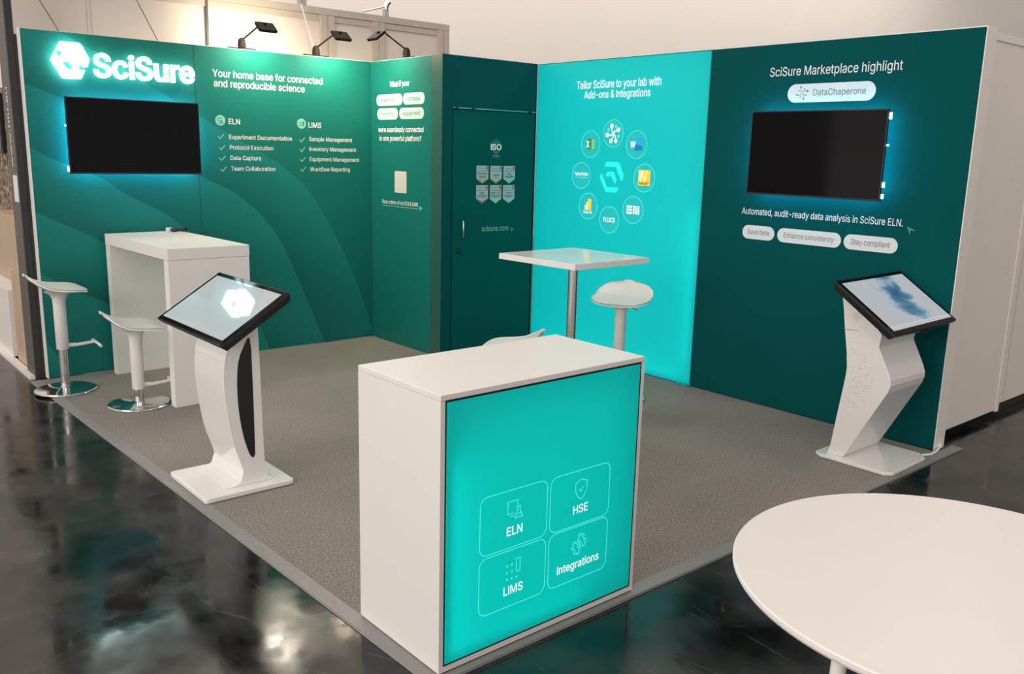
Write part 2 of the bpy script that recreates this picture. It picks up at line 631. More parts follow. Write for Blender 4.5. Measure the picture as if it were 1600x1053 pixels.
def strokes(name, pl, lines, w, m, parent, off=PE):
    """flat printed line work: every polyline widened to w"""
    mb = MB()
    for ln in lines:
        closed = ln[0] == ln[-1]
        pts = [Vector((p[0], p[1])) for p in ln]
        n = len(pts)
        L, R = [], []
        for i in range(n):
            if closed:
                a = pts[(i - 1) if i > 0 else n - 2]
                b = pts[(i + 1) if i < n - 1 else 1]
            else:
                a = pts[max(i - 1, 0)]
                b = pts[min(i + 1, n - 1)]
            d1 = (pts[i] - a)
            d2 = (b - pts[i])
            d1 = d1.normalized() if d1.length > 1e-9 else d2.normalized()
            d2 = d2.normalized() if d2.length > 1e-9 else d1
            t = (d1 + d2)
            t = t.normalized() if t.length > 1e-6 else d1
            nn = Vector((-t.y, t.x))
            k = 1.0 / max(0.45, abs(nn.dot(Vector((-d1.y, d1.x)))))
            L.append(pts[i] + nn * w / 2 * k)
            R.append(pts[i] - nn * w / 2 * k)
        vs = [pl.P(p.x, p.y, off) for p in R] + [pl.P(p.x, p.y, off) for p in L]
        mb.add(vs, [(i, i + 1, n + i + 1, n + i) for i in range(n - 1)])
    return mb.build(name, m, parent)


def poly_offset(poly, d):
    n = len(poly)
    area = sum(poly[i][0] * poly[(i + 1) % n][1] - poly[(i + 1) % n][0] * poly[i][1] for i in range(n))
    s = 1 if area > 0 else -1
    out = []
    for i in range(n):
        a, b, c = Vector(poly[i - 1]), Vector(poly[i]), Vector(poly[(i + 1) % n])
        d1, d2 = (b - a).normalized(), (c - b).normalized()
        n1, n2 = Vector((d1.y, -d1.x)) * s, Vector((d2.y, -d2.x)) * s
        t = (n1 + n2).normalized()
        out.append(tuple(b + t * d / max(0.5, t.dot(n1))))
    return out


# letter outlines of the printed sans-serif: character | advance | closed outlines, in thousandths
GLYPHS = {}
for _l in '''
&|448|197,-7 150,-2 110,12 78,34 54,62 39,96 34,133 37,163 47,189 63,213 85,235 111,256 140,279 216,335 226,343 237,352 246,363 255,375 260,389 262,405 258,427 245,445 226,457 201,461 184,459 168,453 155,444 145,431 139,416 137,399 139,380 145,363 155,346 169,327 185,307 204,284 438,0 364,0 171,231 144,264 121,293 102,319 87,344 78,370 75,398 79,430 91,458 109,481 134,499 165,510 200,513 235,510 266,499 290,482 308,459 320,433 324,404 322,382 315,362 305,342 291,325 275,308 256,293 154,217 128,195 110,174 100,154 97,131 100,108 109,87 124,70 143,57 166,49 193,46 223,50 251,59 278,75 301,95 321,121 336,151 346,186 349,224 408,224 405,180 397,144 385,115 371,92 357,75 345,62 333,47 305,23 271,7 234,-3
,|188|38,-119 68,71 137,71 84,-119
-|453|337,244 337,188 114,188 114,244
.|188|95,-4 78,-1 63,9 53,24 50,41 53,59 63,73 78,83 95,87 113,83 128,73 138,59 141,41 138,24 128,9 113,-1
0|453|227,-7 174,1 130,24 95,62 69,113 53,178 48,254 53,330 69,395 95,447 130,484 174,508 227,516 279,508 323,484 358,447 384,395 400,330 405,254 400,178 384,113 359,62 323,24 279,1|227,50 261,56 290,74 313,103 330,144 340,194 344,254 340,314 330,365 313,405 290,435 261,453 227,460 192,453 163,435 140,405 123,365 113,314 109,254 113,194 123,144 140,103 163,74 192,56
1|453|76,0 76,55 391,55 391,0|276,509 276,0 212,0 212,448 209,448 86,358 86,427 198,509
2|453|64,0 64,47 234,229 261,257 282,282 299,305 311,327 318,348 320,371 317,397 308,419 293,436 273,449 250,457 224,460 196,457 172,447 153,433 139,413 130,390 127,362 66,362 71,405 86,442 111,473 143,496 182,511 225,516 268,511 306,497 337,474 361,445 376,411 381,372 378,345 371,318 357,290 336,259 306,223 267,180 153,60 153,57 389,57 389,0
7|453|97,0 323,448 323,452 62,452 62,509 391,509 391,449 165,0
?|358|132,152 132,159 134,200 141,230 153,252 168,269 187,284 209,298 230,314 247,334 258,357 262,384 259,406 250,425 237,441 220,452 200,459 178,462 157,459 137,453 120,441 106,425 96,404 92,378 27,378 33,418 49,452 73,479 103,499 138,511 178,516 219,511 255,498 284,478 306,451 319,418 324,382 319,344 306,311 284,284 254,261 235,248 219,235 207,221 200,205 195,185 194,158 194,152|164,-4 146,-1 131,9 121,24 118,41 121,58 131,73 146,83 164,86 181,83 196,73 206,58 209,41 206,24 196,9 181,-1
A|480|16,0 201,509 276,509 463,0 395,0 287,302 276,334 264,372 250,420 232,478 245,478 228,419 213,371 201,333 191,302 85,0|110,142 110,199 370,199 370,142
B|456|60,0 60,509 241,509 289,504 329,491 359,469 381,442 394,410 398,374 395,344 387,320 373,301 356,286 336,275 315,267 315,262 339,257 363,245 385,227 402,203 414,173 418,136 413,100 400,67 377,39 344,18 301,4 247,0|125,57 245,57 296,63 330,80 349,105 355,137 352,161 342,184 327,203 306,218 279,228 248,231 125,231|125,285 238,285 265,288 288,296 308,309 323,326 333,348 336,372 330,403 313,429 283,446 240,452 125,452
C|510|267,-7 205,1 150,25 104,63 70,115 48,179 40,254 48,329 70,393 104,445 150,484 205,508 267,516 305,513 340,504 373,490 402,471 427,447 448,418 463,385 473,348 408,348 401,373 389,395 375,413 357,428 337,440 315,449 292,454 267,456 223,450 184,432 150,403 125,364 109,314 103,254 109,194 125,145 151,105 184,76 223,59 267,53 292,55 315,60 337,69 357,81 375,96 389,114 401,136 408,160 473,160 463,124 448,91 428,62 402,38 373,19 341,5 305,-4
D|502|219,0 96,0 96,57 215,57 272,63 318,81 354,110 379,149 394,198 399,255 394,312 379,361 354,399 320,428 275,446 221,452 93,452 93,509 225,509 294,501 353,478 399,441 433,391 455,329 462,255 455,181 433,119 398,68 351,31 291,8|125,509 125,0 60,0 60,509
E|419|60,0 60,509 372,509 372,452 125,452 125,286 355,286 355,229 125,229 125,57 375,57 375,0
F|410|60,0 60,509 369,509 369,452 125,452 125,278 346,278 346,221 125,221 125,0
H|517|60,0 60,509 125,509 125,289 392,289 392,509 457,509 457,0 392,0 392,232 125,232 125,0
I|163|49,0 49,509 114,509 114,0
L|393|60,0 60,509 125,509 125,57 361,57 361,0
M|628|60,0 60,509 152,509 277,187 282,174 287,159 293,141 299,123 305,103 311,84 317,65 322,49 307,49 312,65 318,83 324,102 330,121 336,140 342,158 348,174 352,187 476,509 568,509 568,0 504,0 504,291 504,308 504,327 505,347 505,369 506,391 506,413 507,435 507,457 513,457 505,433 498,409 490,386 482,363 474,341 467,322 461,305 456,291 342,0 286,0 170,291 165,304 159,321 152,340 145,361 137,384 129,408 121,432 112,457 119,457 119,437 120,416 120,394 121,372 121,350 122,328 122,309 122,291 122,0
N|523|60,0 60,509 136,509 343,183 352,169 363,151 375,130 388,107 401,82 414,55 405,54 402,81 401,108 400,134 399,157 399,178 399,195 399,509 463,509 463,0 387,0 202,290 190,310 177,331 164,354 148,381 130,413 108,452 119,454 121,417 122,384 123,354 124,328 125,307 125,291 125,0
O|533|267,-7 205,1 150,25 105,63 70,115 48,179 40,254 48,329 70,393 105,445 150,484 205,508 267,516 329,508 384,484 429,445 464,393 486,329 493,254 486,179 464,115 429,63 384,25 329,1|267,53 310,59 349,76 383,105 408,144 425,194 430,254 425,314 408,365 383,404 349,433 310,450 267,456 223,450 184,433 151,404 125,364 109,314 103,254 109,194 125,144 151,105 184,76 223,59
P|445|60,0 60,509 235,509 289,503 332,487 366,462 390,430 404,391 409,348 404,304 390,265 366,233 332,207 289,191 235,186 109,186 109,242 233,242 269,246 297,256 318,272 333,294 342,319 344,348 342,376 333,402 318,423 297,439 268,449 232,452 125,452 125,0
R|449|60,0 60,509 236,509 290,504 333,489 367,465 390,433 405,395 409,352 405,309 390,271 367,240 333,217 289,203 236,198 96,198 96,255 234,255 269,258 298,267 319,281 334,300 342,324 345,352 342,380 334,405 319,425 298,440 269,449 233,452 125,452 125,0|353,0 230,229 303,229 428,0
S|447|224,-9 172,-4 128,9 91,31 64,60 46,96 38,137 104,137 110,110 123,88 142,71 166,59 194,52 224,49 257,52 286,60 311,74 329,92 341,114 346,139 342,161 332,179 316,193 296,205 272,214 245,222 184,239 128,260 86,289 60,326 52,372 58,413 75,448 102,476 138,498 180,511 227,516 275,511 316,498 351,476 377,449 394,415 401,378 337,378 326,412 302,437 267,453 225,459 194,456 167,448 145,435 129,418 118,398 115,376 119,352 131,334 148,319 169,308 191,300 212,293 264,279 287,272 312,264 336,252 359,238 379,220 395,198 405,171 408,139 403,99 386,64 360,34 323,11 278,-4
T|449|32,452 32,509 417,509 417,452 257,452 257,0 193,0 193,452
U|517|259,-8 203,-2 154,15 114,43 85,80 66,124 60,173 60,509 124,509 124,178 128,144 141,113 160,87 187,68 220,56 259,52 298,56 331,68 357,87 377,113 389,144 393,178 393,509 457,509 457,173 451,124 433,80 403,43 363,15 315,-2
W|686|155,0 16,509 82,509 163,196 170,171 175,145 181,120 187,94 192,67 197,40 189,40 194,67 200,94 205,120 211,145 218,171 224,196 306,509 380,509 462,196 468,171 474,145 480,120 486,94 492,67 497,40 488,40 493,67 499,94 504,120 510,145 517,171 523,196 603,509 670,509 530,0 455,0 368,323 359,356 351,391 344,431 336,475 350,475 342,433 335,395 327,359 318,323 230,0
X|474|18,0 217,284 217,236 29,509 104,509 178,400 192,379 204,361 214,345 223,329 233,312 243,292 232,292 243,311 252,329 261,345 272,361 284,379 298,400 374,509 446,509 259,239 259,287 456,0 382,0 292,129 279,149 268,165 259,180 250,195 241,212 230,231 244,231 235,213 225,196 216,181 206,166 195,149 182,129 91,0
Y|472|203,0 203,208 16,509 91,509 192,344 208,318 222,292 236,264 250,230 224,230 237,265 251,293 265,318 280,344 381,509 455,509 268,208 268,0
a|389|160,-9 126,-5 94,5 68,22 48,45 35,73 30,108 34,138 43,161 58,179 78,193 100,203 125,211 152,216 178,220 209,224 234,227 252,230 265,235 273,243 276,255 276,257 273,279 267,297 256,311 240,322 220,329 196,331 171,329 149,322 132,313 118,301 107,288 100,274 41,291 57,322 79,346 104,364 133,375 163,382 194,384 215,383 239,379 263,372 286,360 306,343 322,320 333,290 337,251 337,0 277,0 277,52 272,52 264,38 252,25 236,12 215,1 190,-6|170,45 202,49 228,59 248,74 263,93 272,115 276,138 276,190 270,186 259,182 246,179 231,176 216,173 200,171 186,169 175,168 154,164 134,159 117,150 103,139 95,124 92,105 94,87 102,72 114,61 130,52 149,47
b|424|229,-8 198,-5 172,4 153,17 138,31 127,46 118,59 112,59 112,0 53,0 53,509 114,509 114,319 118,319 127,331 137,346 152,360 171,373 197,381 229,384 274,378 313,361 345,332 370,293 385,245 390,189 385,133 370,84 346,45 313,16 274,-2|220,47 253,51 279,66 301,88 316,117 325,151 328,189 325,227 316,261 301,290 280,311 253,325 220,330 188,325 161,312 140,291 125,263 116,229 113,189 116,150 125,115 140,86 162,65 188,51
c|396|207,-8 159,-2 117,16 82,46 56,85 40,133 34,187 40,243 56,291 82,330 117,360 159,378 207,384 234,383 260,377 284,368 305,356 324,341 340,322 353,301 362,277 303,262 298,276 290,289 281,301 270,311 257,319 242,325 226,329 207,330 173,325 145,310 124,287 108,258 99,224 96,187 99,151 108,117 124,89 145,66 173,51 207,46 226,48 243,52 258,58 271,66 282,76 292,89 299,102 304,117 363,102 354,78 341,56 325,37 306,21 285,9 261,-1 235,-6
d|424|195,-8 151,-2 111,16 79,45 55,84 39,133 34,189 39,245 55,293 79,332 112,361 151,378 196,384 228,381 253,373 272,360 287,346 298,331 306,319 311,319 311,509 372,509 372,0 313,0 313,59 307,59 298,46 287,31 272,17 252,4 227,-5|205,47 236,51 263,65 284,86 299,115 309,150 312,189 309,229 300,263 284,291 263,312 237,325 205,330 172,325 145,311 124,290 108,261 99,227 96,189 99,151 109,117 124,88 145,66 172,51
e|404|212,-8 161,-2 117,16 82,46 56,85 40,132 34,187 39,242 55,290 81,329 115,359 157,378 205,384 236,382 266,374 294,361 319,341 341,315 357,282 368,242 371,194 371,169 75,169 75,221 338,221 310,202 307,237 298,269 283,294 263,314 237,326 205,330 173,326 146,313 125,294 109,270 99,241 96,211 96,178 100,139 110,106 128,80 151,61 179,50 212,46 234,48 254,53 271,61 285,73 297,88 306,105 365,91 353,63 335,39 311,19 283,4 249,-5
f|254|228,379 228,327 6,327 6,379|81,0 81,432 84,461 96,486 113,505 135,519 161,527 187,530 207,529 222,527 234,524 243,521 227,468 222,470 215,472 206,473 195,474 171,470 154,460 145,443 142,419 142,0
g|425|207,-151 168,-148 134,-140 105,-127 82,-110 64,-91 51,-69 101,-41 110,-53 122,-66 136,-78 154,-88 178,-95 207,-97 249,-92 282,-75 304,-47 311,-6 311,68 306,68 298,56 287,41 272,28 252,16 227,8 195,5 152,10 113,27 80,53 55,90 39,136 34,191 39,246 55,293 80,332 112,361 152,378 196,384 228,382 253,373 273,360 288,346 299,331 308,319 313,319 313,379 372,379 372,-9 367,-54 350,-90 324,-117 291,-136 251,-147|205,59 237,63 264,75 285,95 300,121 309,154 312,193 309,231 300,264 285,291 264,312 237,325 205,330 172,325 145,312 124,290 109,262 99,229 96,193 99,155 109,123 124,96 145,76 172,63
h|410|114,227 114,0 53,0 53,509 114,509 114,287 102,287 124,332 152,362 187,379 227,384 264,380 295,369 321,349 341,321 353,285 357,240 357,0 296,0 296,235 290,275 273,304 246,323 210,329 184,326 161,317 141,303 126,283 117,257
i|167|53,0 53,379 114,379 114,0|84,443 67,446 54,455 44,468 41,483 44,499 54,512 67,521 84,524 100,521 114,512 123,499 126,483 123,468 114,455 100,446
k|381|110,137 110,212 121,212 284,379 360,379 184,199 177,199|53,0 53,509 114,509 114,0|294,0 148,186 191,229 372,0
l|167|53,0 53,528 114,528 114,0
m|610|53,0 53,379 112,379 112,295 108,295 118,323 132,346 151,363 172,376 195,384 219,386 257,380 287,361 309,331 321,295 312,295 322,321 337,343 357,361 381,375 407,383 437,386 468,383 497,372 522,354 541,328 553,296 557,255 557,0 496,0 496,254 490,289 473,313 447,326 419,330 395,328 374,320 358,307 345,290 338,270 335,247 335,0 274,0 274,260 269,288 253,311 229,326 199,330 178,328 158,320 140,307 126,289 117,266 114,238 114,0
n|410|114,227 114,0 53,0 53,379 112,379 112,287 102,287 124,332 152,362 187,379 227,384 264,380 295,369 321,349 341,321 353,285 357,240 357,0 296,0 296,235 290,275 273,304 246,323 210,329 184,326 161,317 141,303 126,283 117,257
o|415|207,-8 159,-2 117,16 82,46 56,85 40,133 34,187 40,243 56,291 82,330 117,360 159,378 207,384 256,378 299,360 333,330 359,291 376,243 381,187 376,133 359,85 333,46 299,16 256,-2|207,46 242,51 270,66 292,89 307,117 316,151 319,187 316,224 307,258 292,287 270,310 242,325 207,330 173,325 145,310 124,287 108,258 99,224 96,187 99,151 108,117 124,89 145,66 173,51
p|424|53,-143 53,379 112,379 112,319 118,319 126,331 137,346 152,360 171,373 197,381 229,384 274,378 313,361 345,332 370,293 385,245 390,189 385,133 370,84 346,45 313,16 274,-2 229,-8 198,-5 173,4 153,17 138,31 127,46 118,59 114,59 114,-143|220,47 253,51 279,66 301,88 316,117 325,151 328,189 325,227 316,261 301,290 280,311 253,325 220,330 188,325 161,312 140,291 125,263 116,229 113,189 116,150 125,115 140,86 162,65 188,51
q|424|372,-143 311,-143 311,59 306,59 298,46 287,31 272,17 252,4 227,-5 195,-8 151,-2 111,16 79,45 55,84 39,133 34,189 39,245 55,293 79,332 112,361 151,378 196,384 228,381 253,373 272,360 287,346 298,331 307,319 313,319 313,379 372,379|205,47 236,51 263,65 284,86 299,115 309,150 312,189 309,229 300,263 284,291 263,312 237,325 205,330 172,325 145,311 124,290 108,261 99,227 96,189 99,151 109,117 124,88 145,66 172,51
r|259|53,0 53,379 112,379 112,321 115,321 130,347 152,367 181,380 213,385 221,385 229,384 237,384 243,384 243,322 239,323 230,324 219,325 207,326 182,323 159,315 140,301 126,284 117,262 114,237 114,0
s|365|182,-8 145,-5 112,3 84,18 62,38 45,63 36,94 94,107 105,79 124,60 150,49 181,45 217,50 244,62 262,81 268,103 265,121 254,136 237,147 212,155 149,170 104,186 72,208 53,237 47,274 51,305 65,332 87,354 115,370 149,381 187,384 223,381 254,372 279,358 299,339 314,316 324,290 268,277 258,298 243,316 219,328 187,333 156,329 131,317 114,299 109,277 112,258 124,243 144,232 172,223 229,209 275,194 306,171 325,142 331,107 326,75 312,47 290,24 260,6 223,-5
t|227|204,379 204,327 6,327 6,379|65,471 126,471 126,98 128,76 136,61 150,53 170,50 177,50 185,51 194,52 202,54 213,2 203,-1 192,-3 180,-4 168,-4 125,2 92,21 72,52 65,93
u|410|182,-5 146,-1 115,11 89,31 69,59 57,95 53,139 53,379 114,379 114,144 119,105 137,75 164,56 200,50 226,53 249,62 268,77 283,97 293,122 296,153 296,379 357,379 357,0 298,0 298,92 307,92 286,47 257,17 222,0
v|389|163,0 17,379 84,379 165,155 177,121 187,87 196,53 206,21 184,21 194,53 203,87 213,121 224,155 305,379 371,379 226,0
w|567|138,0 23,379 87,379 133,214 143,177 154,137 165,91 175,41 165,41 175,90 186,135 196,176 206,214 252,379 316,379 362,214 371,176 382,136 392,91 402,41 391,41 402,90 413,135 423,176 434,214 480,379 545,379 429,0 368,0 319,172 312,198 305,225 297,252 291,280 284,309 277,338 291,338 284,309 277,280 270,252 263,225 255,198 248,172 199,0
x|379|21,0 171,218 171,171 29,379 100,379 147,306 164,279 179,253 193,229 207,206 175,206 190,229 202,253 216,279 233,306 282,379 352,379 209,169 209,214 358,0 287,0 231,85 214,112 200,136 187,159 173,182 205,182 191,159 178,136 165,112 148,85 91,0
y|389|47,-139 61,-86 71,-87 88,-90 104,-89 118,-84 130,-74 141,-58 151,-36 163,-1 17,379 84,379 165,155 177,121 187,87 196,53 206,21 184,21 193,53 202,87 212,121 224,155 305,379 371,379 204,-58 191,-85 177,-107 159,-124 139,-136 117,-143 91,-145 77,-145 65,-143 54,-141
'''.strip().split('\n'):
    _p = _l.split('|')
    GLYPHS[_p[0]] = (int(_p[1]), [[tuple(int(c) / 1000 for c in q.split(',')) for q in lp.split()] for lp in _p[2:]])
CAPH = 0.509


def thicken(loop, d):
    """push an outline out to its left by d (outer outlines run clockwise, holes the other way)"""
    n = len(loop)
    out = []
    for i in range(n):
        a, b, c = Vector(loop[i - 1]), Vector(loop[i]), Vector(loop[(i + 1) % n])
        d1, d2 = (b - a).normalized(), (c - b).normalized()
        n1, n2 = Vector((-d1.y, d1.x)), Vector((-d2.y, d2.x))
        t = n1 + n2
        t = t.normalized() if t.length > 1e-6 else n1
        out.append(tuple(b + t * d / max(0.6, t.dot(n1))))
    return out


def winding(p, loops):
    w = 0
    for l in loops:
        for (x1, y1), (x2, y2) in zip(l, l[1:] + l[:1]):
            if (y1 <= p[1]) != (y2 <= p[1]):
                x = (x2 - x1) * (p[1] - y1) / (y2 - y1) + x1
                if x > p[0]:
                    w += 1 if y2 > y1 else -1
    return w


SHAPES = {}


def glyph_shape(ch, bold):
    """outlines of one letter, made heavier by bold, with the vertices and triangles that fill it"""
    if (ch, bold) in SHAPES:
        return SHAPES[(ch, bold)]
    loops = [thicken(l, bold * 0.72) if bold else list(l) for l in GLYPHS[ch][1]]
    co, ed = [], []
    for l in loops:
        k = len(co)
        co += [Vector(p) for p in l]
        ed += [(k + i, k + (i + 1) % len(l)) for i in range(len(l))]
    vs, _, fs = delaunay_2d_cdt(co, ed, [], 0, 1e-6)[:3]
    tri = []
    for f in fs:
        c = sum((vs[i] for i in f), Vector((0, 0))) / len(f)
        if winding((c.x, c.y), loops):
            tri.append(tuple(f))
    SHAPES[(ch, bold)] = (loops, [(v.x, v.y) for v in vs], tri)
    return SHAPES[(ch, bold)]


def text_shape(s, bold=0.0):
    x = 0.0
    vs, fs, letters = [], [], []
    for ch in s:
        if ch == ' ':
            x += 0.188
            continue
        loops, pts, tri = glyph_shape(ch, bold)
        loops = [[(a + x, b) for a, b in l] for l in loops]
        pts = [(a + x, b) for a, b in pts]
        fs += [tuple(i + len(vs) for i in t) for t in tri]
        vs += pts
        letters.append((loops, pts, tri))
        x += GLYPHS[ch][0] / 1000.0
    return vs, fs, letters


def text(s, pl, u, v, width, cap, m, parent, bold=0.0, off=PE + 0.0006, align='L', name='lettering'):
    vs, fs, _ = text_shape(s, bold)
    x0 = min(p[0] for p in vs)
    x1 = max(p[0] for p in vs)
    sy_ = cap / CAPH
    sx = width / (x1 - x0)
    if align == 'C':
        u -= width / 2
    mb = MB()
    mb.add([pl.P(u + (x - x0) * sx, v + y * sy_, off) for x, y in vs], fs)
    return mb.build(name, m, parent)


def solid_letters(s, pl, u, v, width, cap, m, parent, bold, off0, off1):
    """separate solid letters: one mesh per letter"""
    vs, fs, letters = text_shape(s, bold)
    x0 = min(p[0] for p in vs)
    x1 = max(p[0] for p in vs)
    sx, sy_ = width / (x1 - x0), cap / CAPH
    for loops, pts, tri in letters:
        mb = MB()
        n = len(pts)

        def at(p, o):
            return pl.P(u + (p[0] - x0) * sx, v + p[1] * sy_, o)
        mb.add([at(p, off1) for p in pts] + [at(p, off0) for p in pts], [tuple(t) for t in tri] + [tuple(n + i for i in reversed(t)) for t in tri])
        for l in loops:
            q = len(l)
            mb.add([at(p, off1) for p in l] + [at(p, off0) for p in l], [(i, (i + 1) % q, q + (i + 1) % q, q + i) for i in range(q)])
        mb.build('letter', m, parent)


def check(u, v, s):
    return [(u - 0.5 * s, v + 0.02 * s), (u - 0.14 * s, v - 0.36 * s), (u + 0.52 * s, v + 0.36 * s)]


def cursor(pl, pts, m, parent):
    (a, b, c) = pts
    mid = ((a[0] * 0.4 + b[0] * 0.3 + c[0] * 0.3), (a[1] * 0.4 + b[1] * 0.3 + c[1] * 0.3))
    flat('cursor_mark', pl, [[a, mid, b], [a, c, mid]], m, parent)


# the hexagonal emblem as three strokes, in metres about its centre
EMB = [[(-.083, .083), (-.062, .123), (.068, .125), (.084, .113), (.136, .02), (.122, -.024), (.109, -.025), (.045, .083)],
       [(-.068, .007), (-.049, .042), (.017, .046), (.031, .035), (.061, -.02), (.043, -.056), (-.001, .006)],
       [(-.114, .034), (-.066, -.042), (-.043, -.079), (.086, -.08), (.065, -.12), (-.059, -.123), (-.132, -.002)]]

# ------------------------------------------------------------------ the setting: floor, hall, partitions
fl = box('floor', (-18, -18, -0.05), (44, 12, -0.012), FLOORM)
struct(fl, 'dark polished hall floor with scratches', 'floor')
hw = box('wall_back', (-18, 7.0, -0.012), (44, 7.2, 14), HALLW)
struct(hw, 'tall plain cream hall wall far behind the stand', 'wall')

# carpet and its edge strips
ca = MB()
ring = [(-2.878, -0.0), (1.031, -0.0), (1.031, -4.868), (-2.755, -4.868), (-2.86, -0.6)]
ring = [(-2.868, -0.005), (1.029, -0.005), (1.029, -4.862), (-2.752, -4.862)]
ca.prism([(x, y, -0.012) for x, y in reversed(ring)], [(x, y, 0.0) for x, y in reversed(ring)])
cpt = ca.build('carpet', CARPET)
cpt['label'] = 'grey speckled carpet laid under the whole trade stand'
cpt['category'] = 'carpet'
st = MB().prism([(-2.930, 0.0, -0.012), (-2.868, 0.0, -0.012), (-2.752, -4.862, -0.012), (-2.812, -4.925, -0.012)][::-1],
                [(-2.926, 0.0, -0.002), (-2.868, 0.0, 0.002), (-2.752, -4.862, 0.002), (-2.808, -4.923, -0.002)][::-1]).build('trim_1', ALU)
struct(st)
st = MB().prism([(-2.752, -4.862, -0.012), (1.24, -4.862, -0.012), (1.24, -4.925, -0.012), (-2.812, -4.925, -0.012)][::-1],
                [(-2.752, -4.862, 0.002), (1.24, -4.862, 0.002), (1.24, -4.923, -0.002), (-2.808, -4.923, -0.002)][::-1]).build('trim_2', ALU)
struct(st)

H = 2.5
# ---- logo wall
wa = box('wall_left', (-2.808, 0.012, 0), (0.07, 0.075, H), FRAMEW)
struct(wa, 'green-teal printed stand wall with the lit white logo and product lists', 'wall')
box('edge_profile', (-2.812, 0.0, 0), (-2.806, 0.075, H), FRAMEW, wa)
fa = box('fabric_graphic', (-2.806, 0.0, 0.004), (0.0, 0.012, H - 0.004), FABRIC_A, wa)
BND = [
    [(-2.55, 2.496), (-2.253, 2.345), (-1.9, 2.14), (-1.411, 1.868), (-1.029, 1.662), (-.853, 1.553), (-.629, 1.357), (-.45, 1.08), (-.284, .778), (-.12, .4), (-0.002, .03)],
    [(-2.804, 2.125), (-2.555, 2.03), (-2.1, 1.78), (-1.581, 1.488), (-1.336, 1.374), (-1.169, 1.246), (-1.053, 1.131), (-.908, .923), (-.736, .548), (-.515, 0.006)],
    [(-2.804, 1.69), (-2.66, 1.609), (-2.338, 1.473), (-2.166, 1.353), (-1.909, 1.216), (-1.765, 1.106), (-1.5, .85), (-1.3, .55), (-1.153, .275), (-1.051, 0.006)],
    [(-2.804, 1.235), (-2.356, .996), (-2.1, .8), (-1.8, .4), (-1.6, 0.006)],
    [(-2.804, .795), (-2.596, .654), (-2.381, .542), (-2.2, .35), (-2.05, 0.006)],
    [(-2.804, .274), (-2.72, .14), (-2.643, 0.006)],
    [(-2.804, .012), (-2.803, .006)]]


def smooth_line(pts, n):
    """Catmull-Rom through pts, resampled evenly to n points"""
    P = [Vector(p) for p in pts]
    P = [P[0] * 2 - P[1]] + P + [P[-1] * 2 - P[-2]]
    dense = []
    for i in range(1, len(P) - 2):
        for k in range(16):
            t = k / 16
            a, b, c, d = P[i - 1], P[i], P[i + 1], P[i + 2]
            dense.append(0.5 * ((2 * b) + (c - a) * t + (2 * a - 5 * b + 4 * c - d) * t * t + (3 * b - a - 3 * c + d) * t ** 3))
    dense.append(P[-2])
    L = [0]
    for a, b in zip(dense, dense[1:]):
        L.append(L[-1] + (b - a).length)
    out = []
    j = 0
    for k in range(n):
        s = L[-1] * k / (n - 1)
        while j < len(L) - 2 and L[j + 1] < s:
            j += 1
        t = (s - L[j]) / max(1e-9, L[j + 1] - L[j])
        out.append(dense[j].lerp(dense[j + 1], min(1, max(0, t))))
    return out


sw = MB()
N = 60
for a, b in zip(BND, BND[1:]):
    A_, B_ = smooth_line(a, N), smooth_line(b, N)
    if a is BND[0]:
        # the top band also covers the upper left corner of the wall
        A_ = smooth_line([(-2.804, 2.496), (-2.70, 2.496), (-2.55, 2.496)], 12) + smooth_line(a, N - 12)
    ns = 6
    vs, fs, uvs = [], [], []
    for i in range(N):
        for j in range(ns + 1):
            p = A_[i].lerp(B_[i], j / ns)
            vs.append(PA.P(p.x, min(2.496, max(0.005, p.y)), 0.0006))
    for i in range(N - 1):
        for j in range(ns):
            q = i * (ns + 1) + j
            fs.append((q, q + 1, q + ns + 2, q + ns + 1))
            uvs.append([(i / N, j / ns), (i / N, (j + 1) / ns), ((i + 1) / N, (j + 1) / ns), ((i + 1) / N, j / ns)])
    sw.add(vs, fs, uv=uvs)
sw.build('swoosh_print', SWOOSH, wa)
strokes('panel_seam', PA, [[(-1.600, 0.01), (-1.600, H - 0.01)]], 0.003, GAP, wa, off=0.0011)

text('Your home base for connected', PA, -1.456, 2.270, 0.970, 0.054, INK_W, wa, bold=0.012)
text('and reproducible science', PA, -1.449, 2.194, 0.792, 0.054, INK_W, wa, bold=0.012)
text('ELN', PA, -1.340, 1.907, 0.097, 0.042, INK_W, wa, bold=0.012)
text('LIMS', PA, -0.629, 1.905, 0.123, 0.043, INK_W, wa, bold=0.012)
for s, u, v, w in (('Experiment Documentation', -1.340, 1.789, .553), ('Protocol Execution', -1.338, 1.706, .379), ('Data Capture', -1.336, 1.622, .266), ('Team Collaboration', -1.334, 1.536, .387),
                   ('Sample Management', -.626, 1.792, .423), ('Inventory Management', -.626, 1.708, .461), ('Equipment Management', -.623, 1.621, .490), ('Workflow Reporting', -.623, 1.535, .394)):
    text(s, PA, u, v, w, 0.034, INK_W, wa, bold=0.008)
for u, v in ((-1.409, 1.808), (-1.402, 1.722), (-1.403, 1.636), (-1.399, 1.549), (-.691, 1.802), (-.691, 1.719), (-.691, 1.635), (-.689, 1.552)):
    strokes('check_mark', PA, [check(u, v, 0.05)], 0.007, INK_M, wa)
ic = flat('round_icon', PA, [circ(-1.408, 1.933, 0.042)], INK_M, wa)
strokes('icon_lines', PA, [[(-1.428, 1.93), (-1.428, 1.952), (-1.398, 1.952), (-1.398, 1.944)], [(-1.428, 1.93), (-1.412, 1.93)], [(-1.40, 1.938), (-1.40, 1.93), (-1.415, 1.912), (-1.385, 1.912), (-1.394, 1.93), (-1.394, 1.938)]], 0.005, INK_D, ic, off=0.0022)
ic = flat('round_icon', PA, [circ(-0.694, 1.934, 0.042)], INK_M, wa)
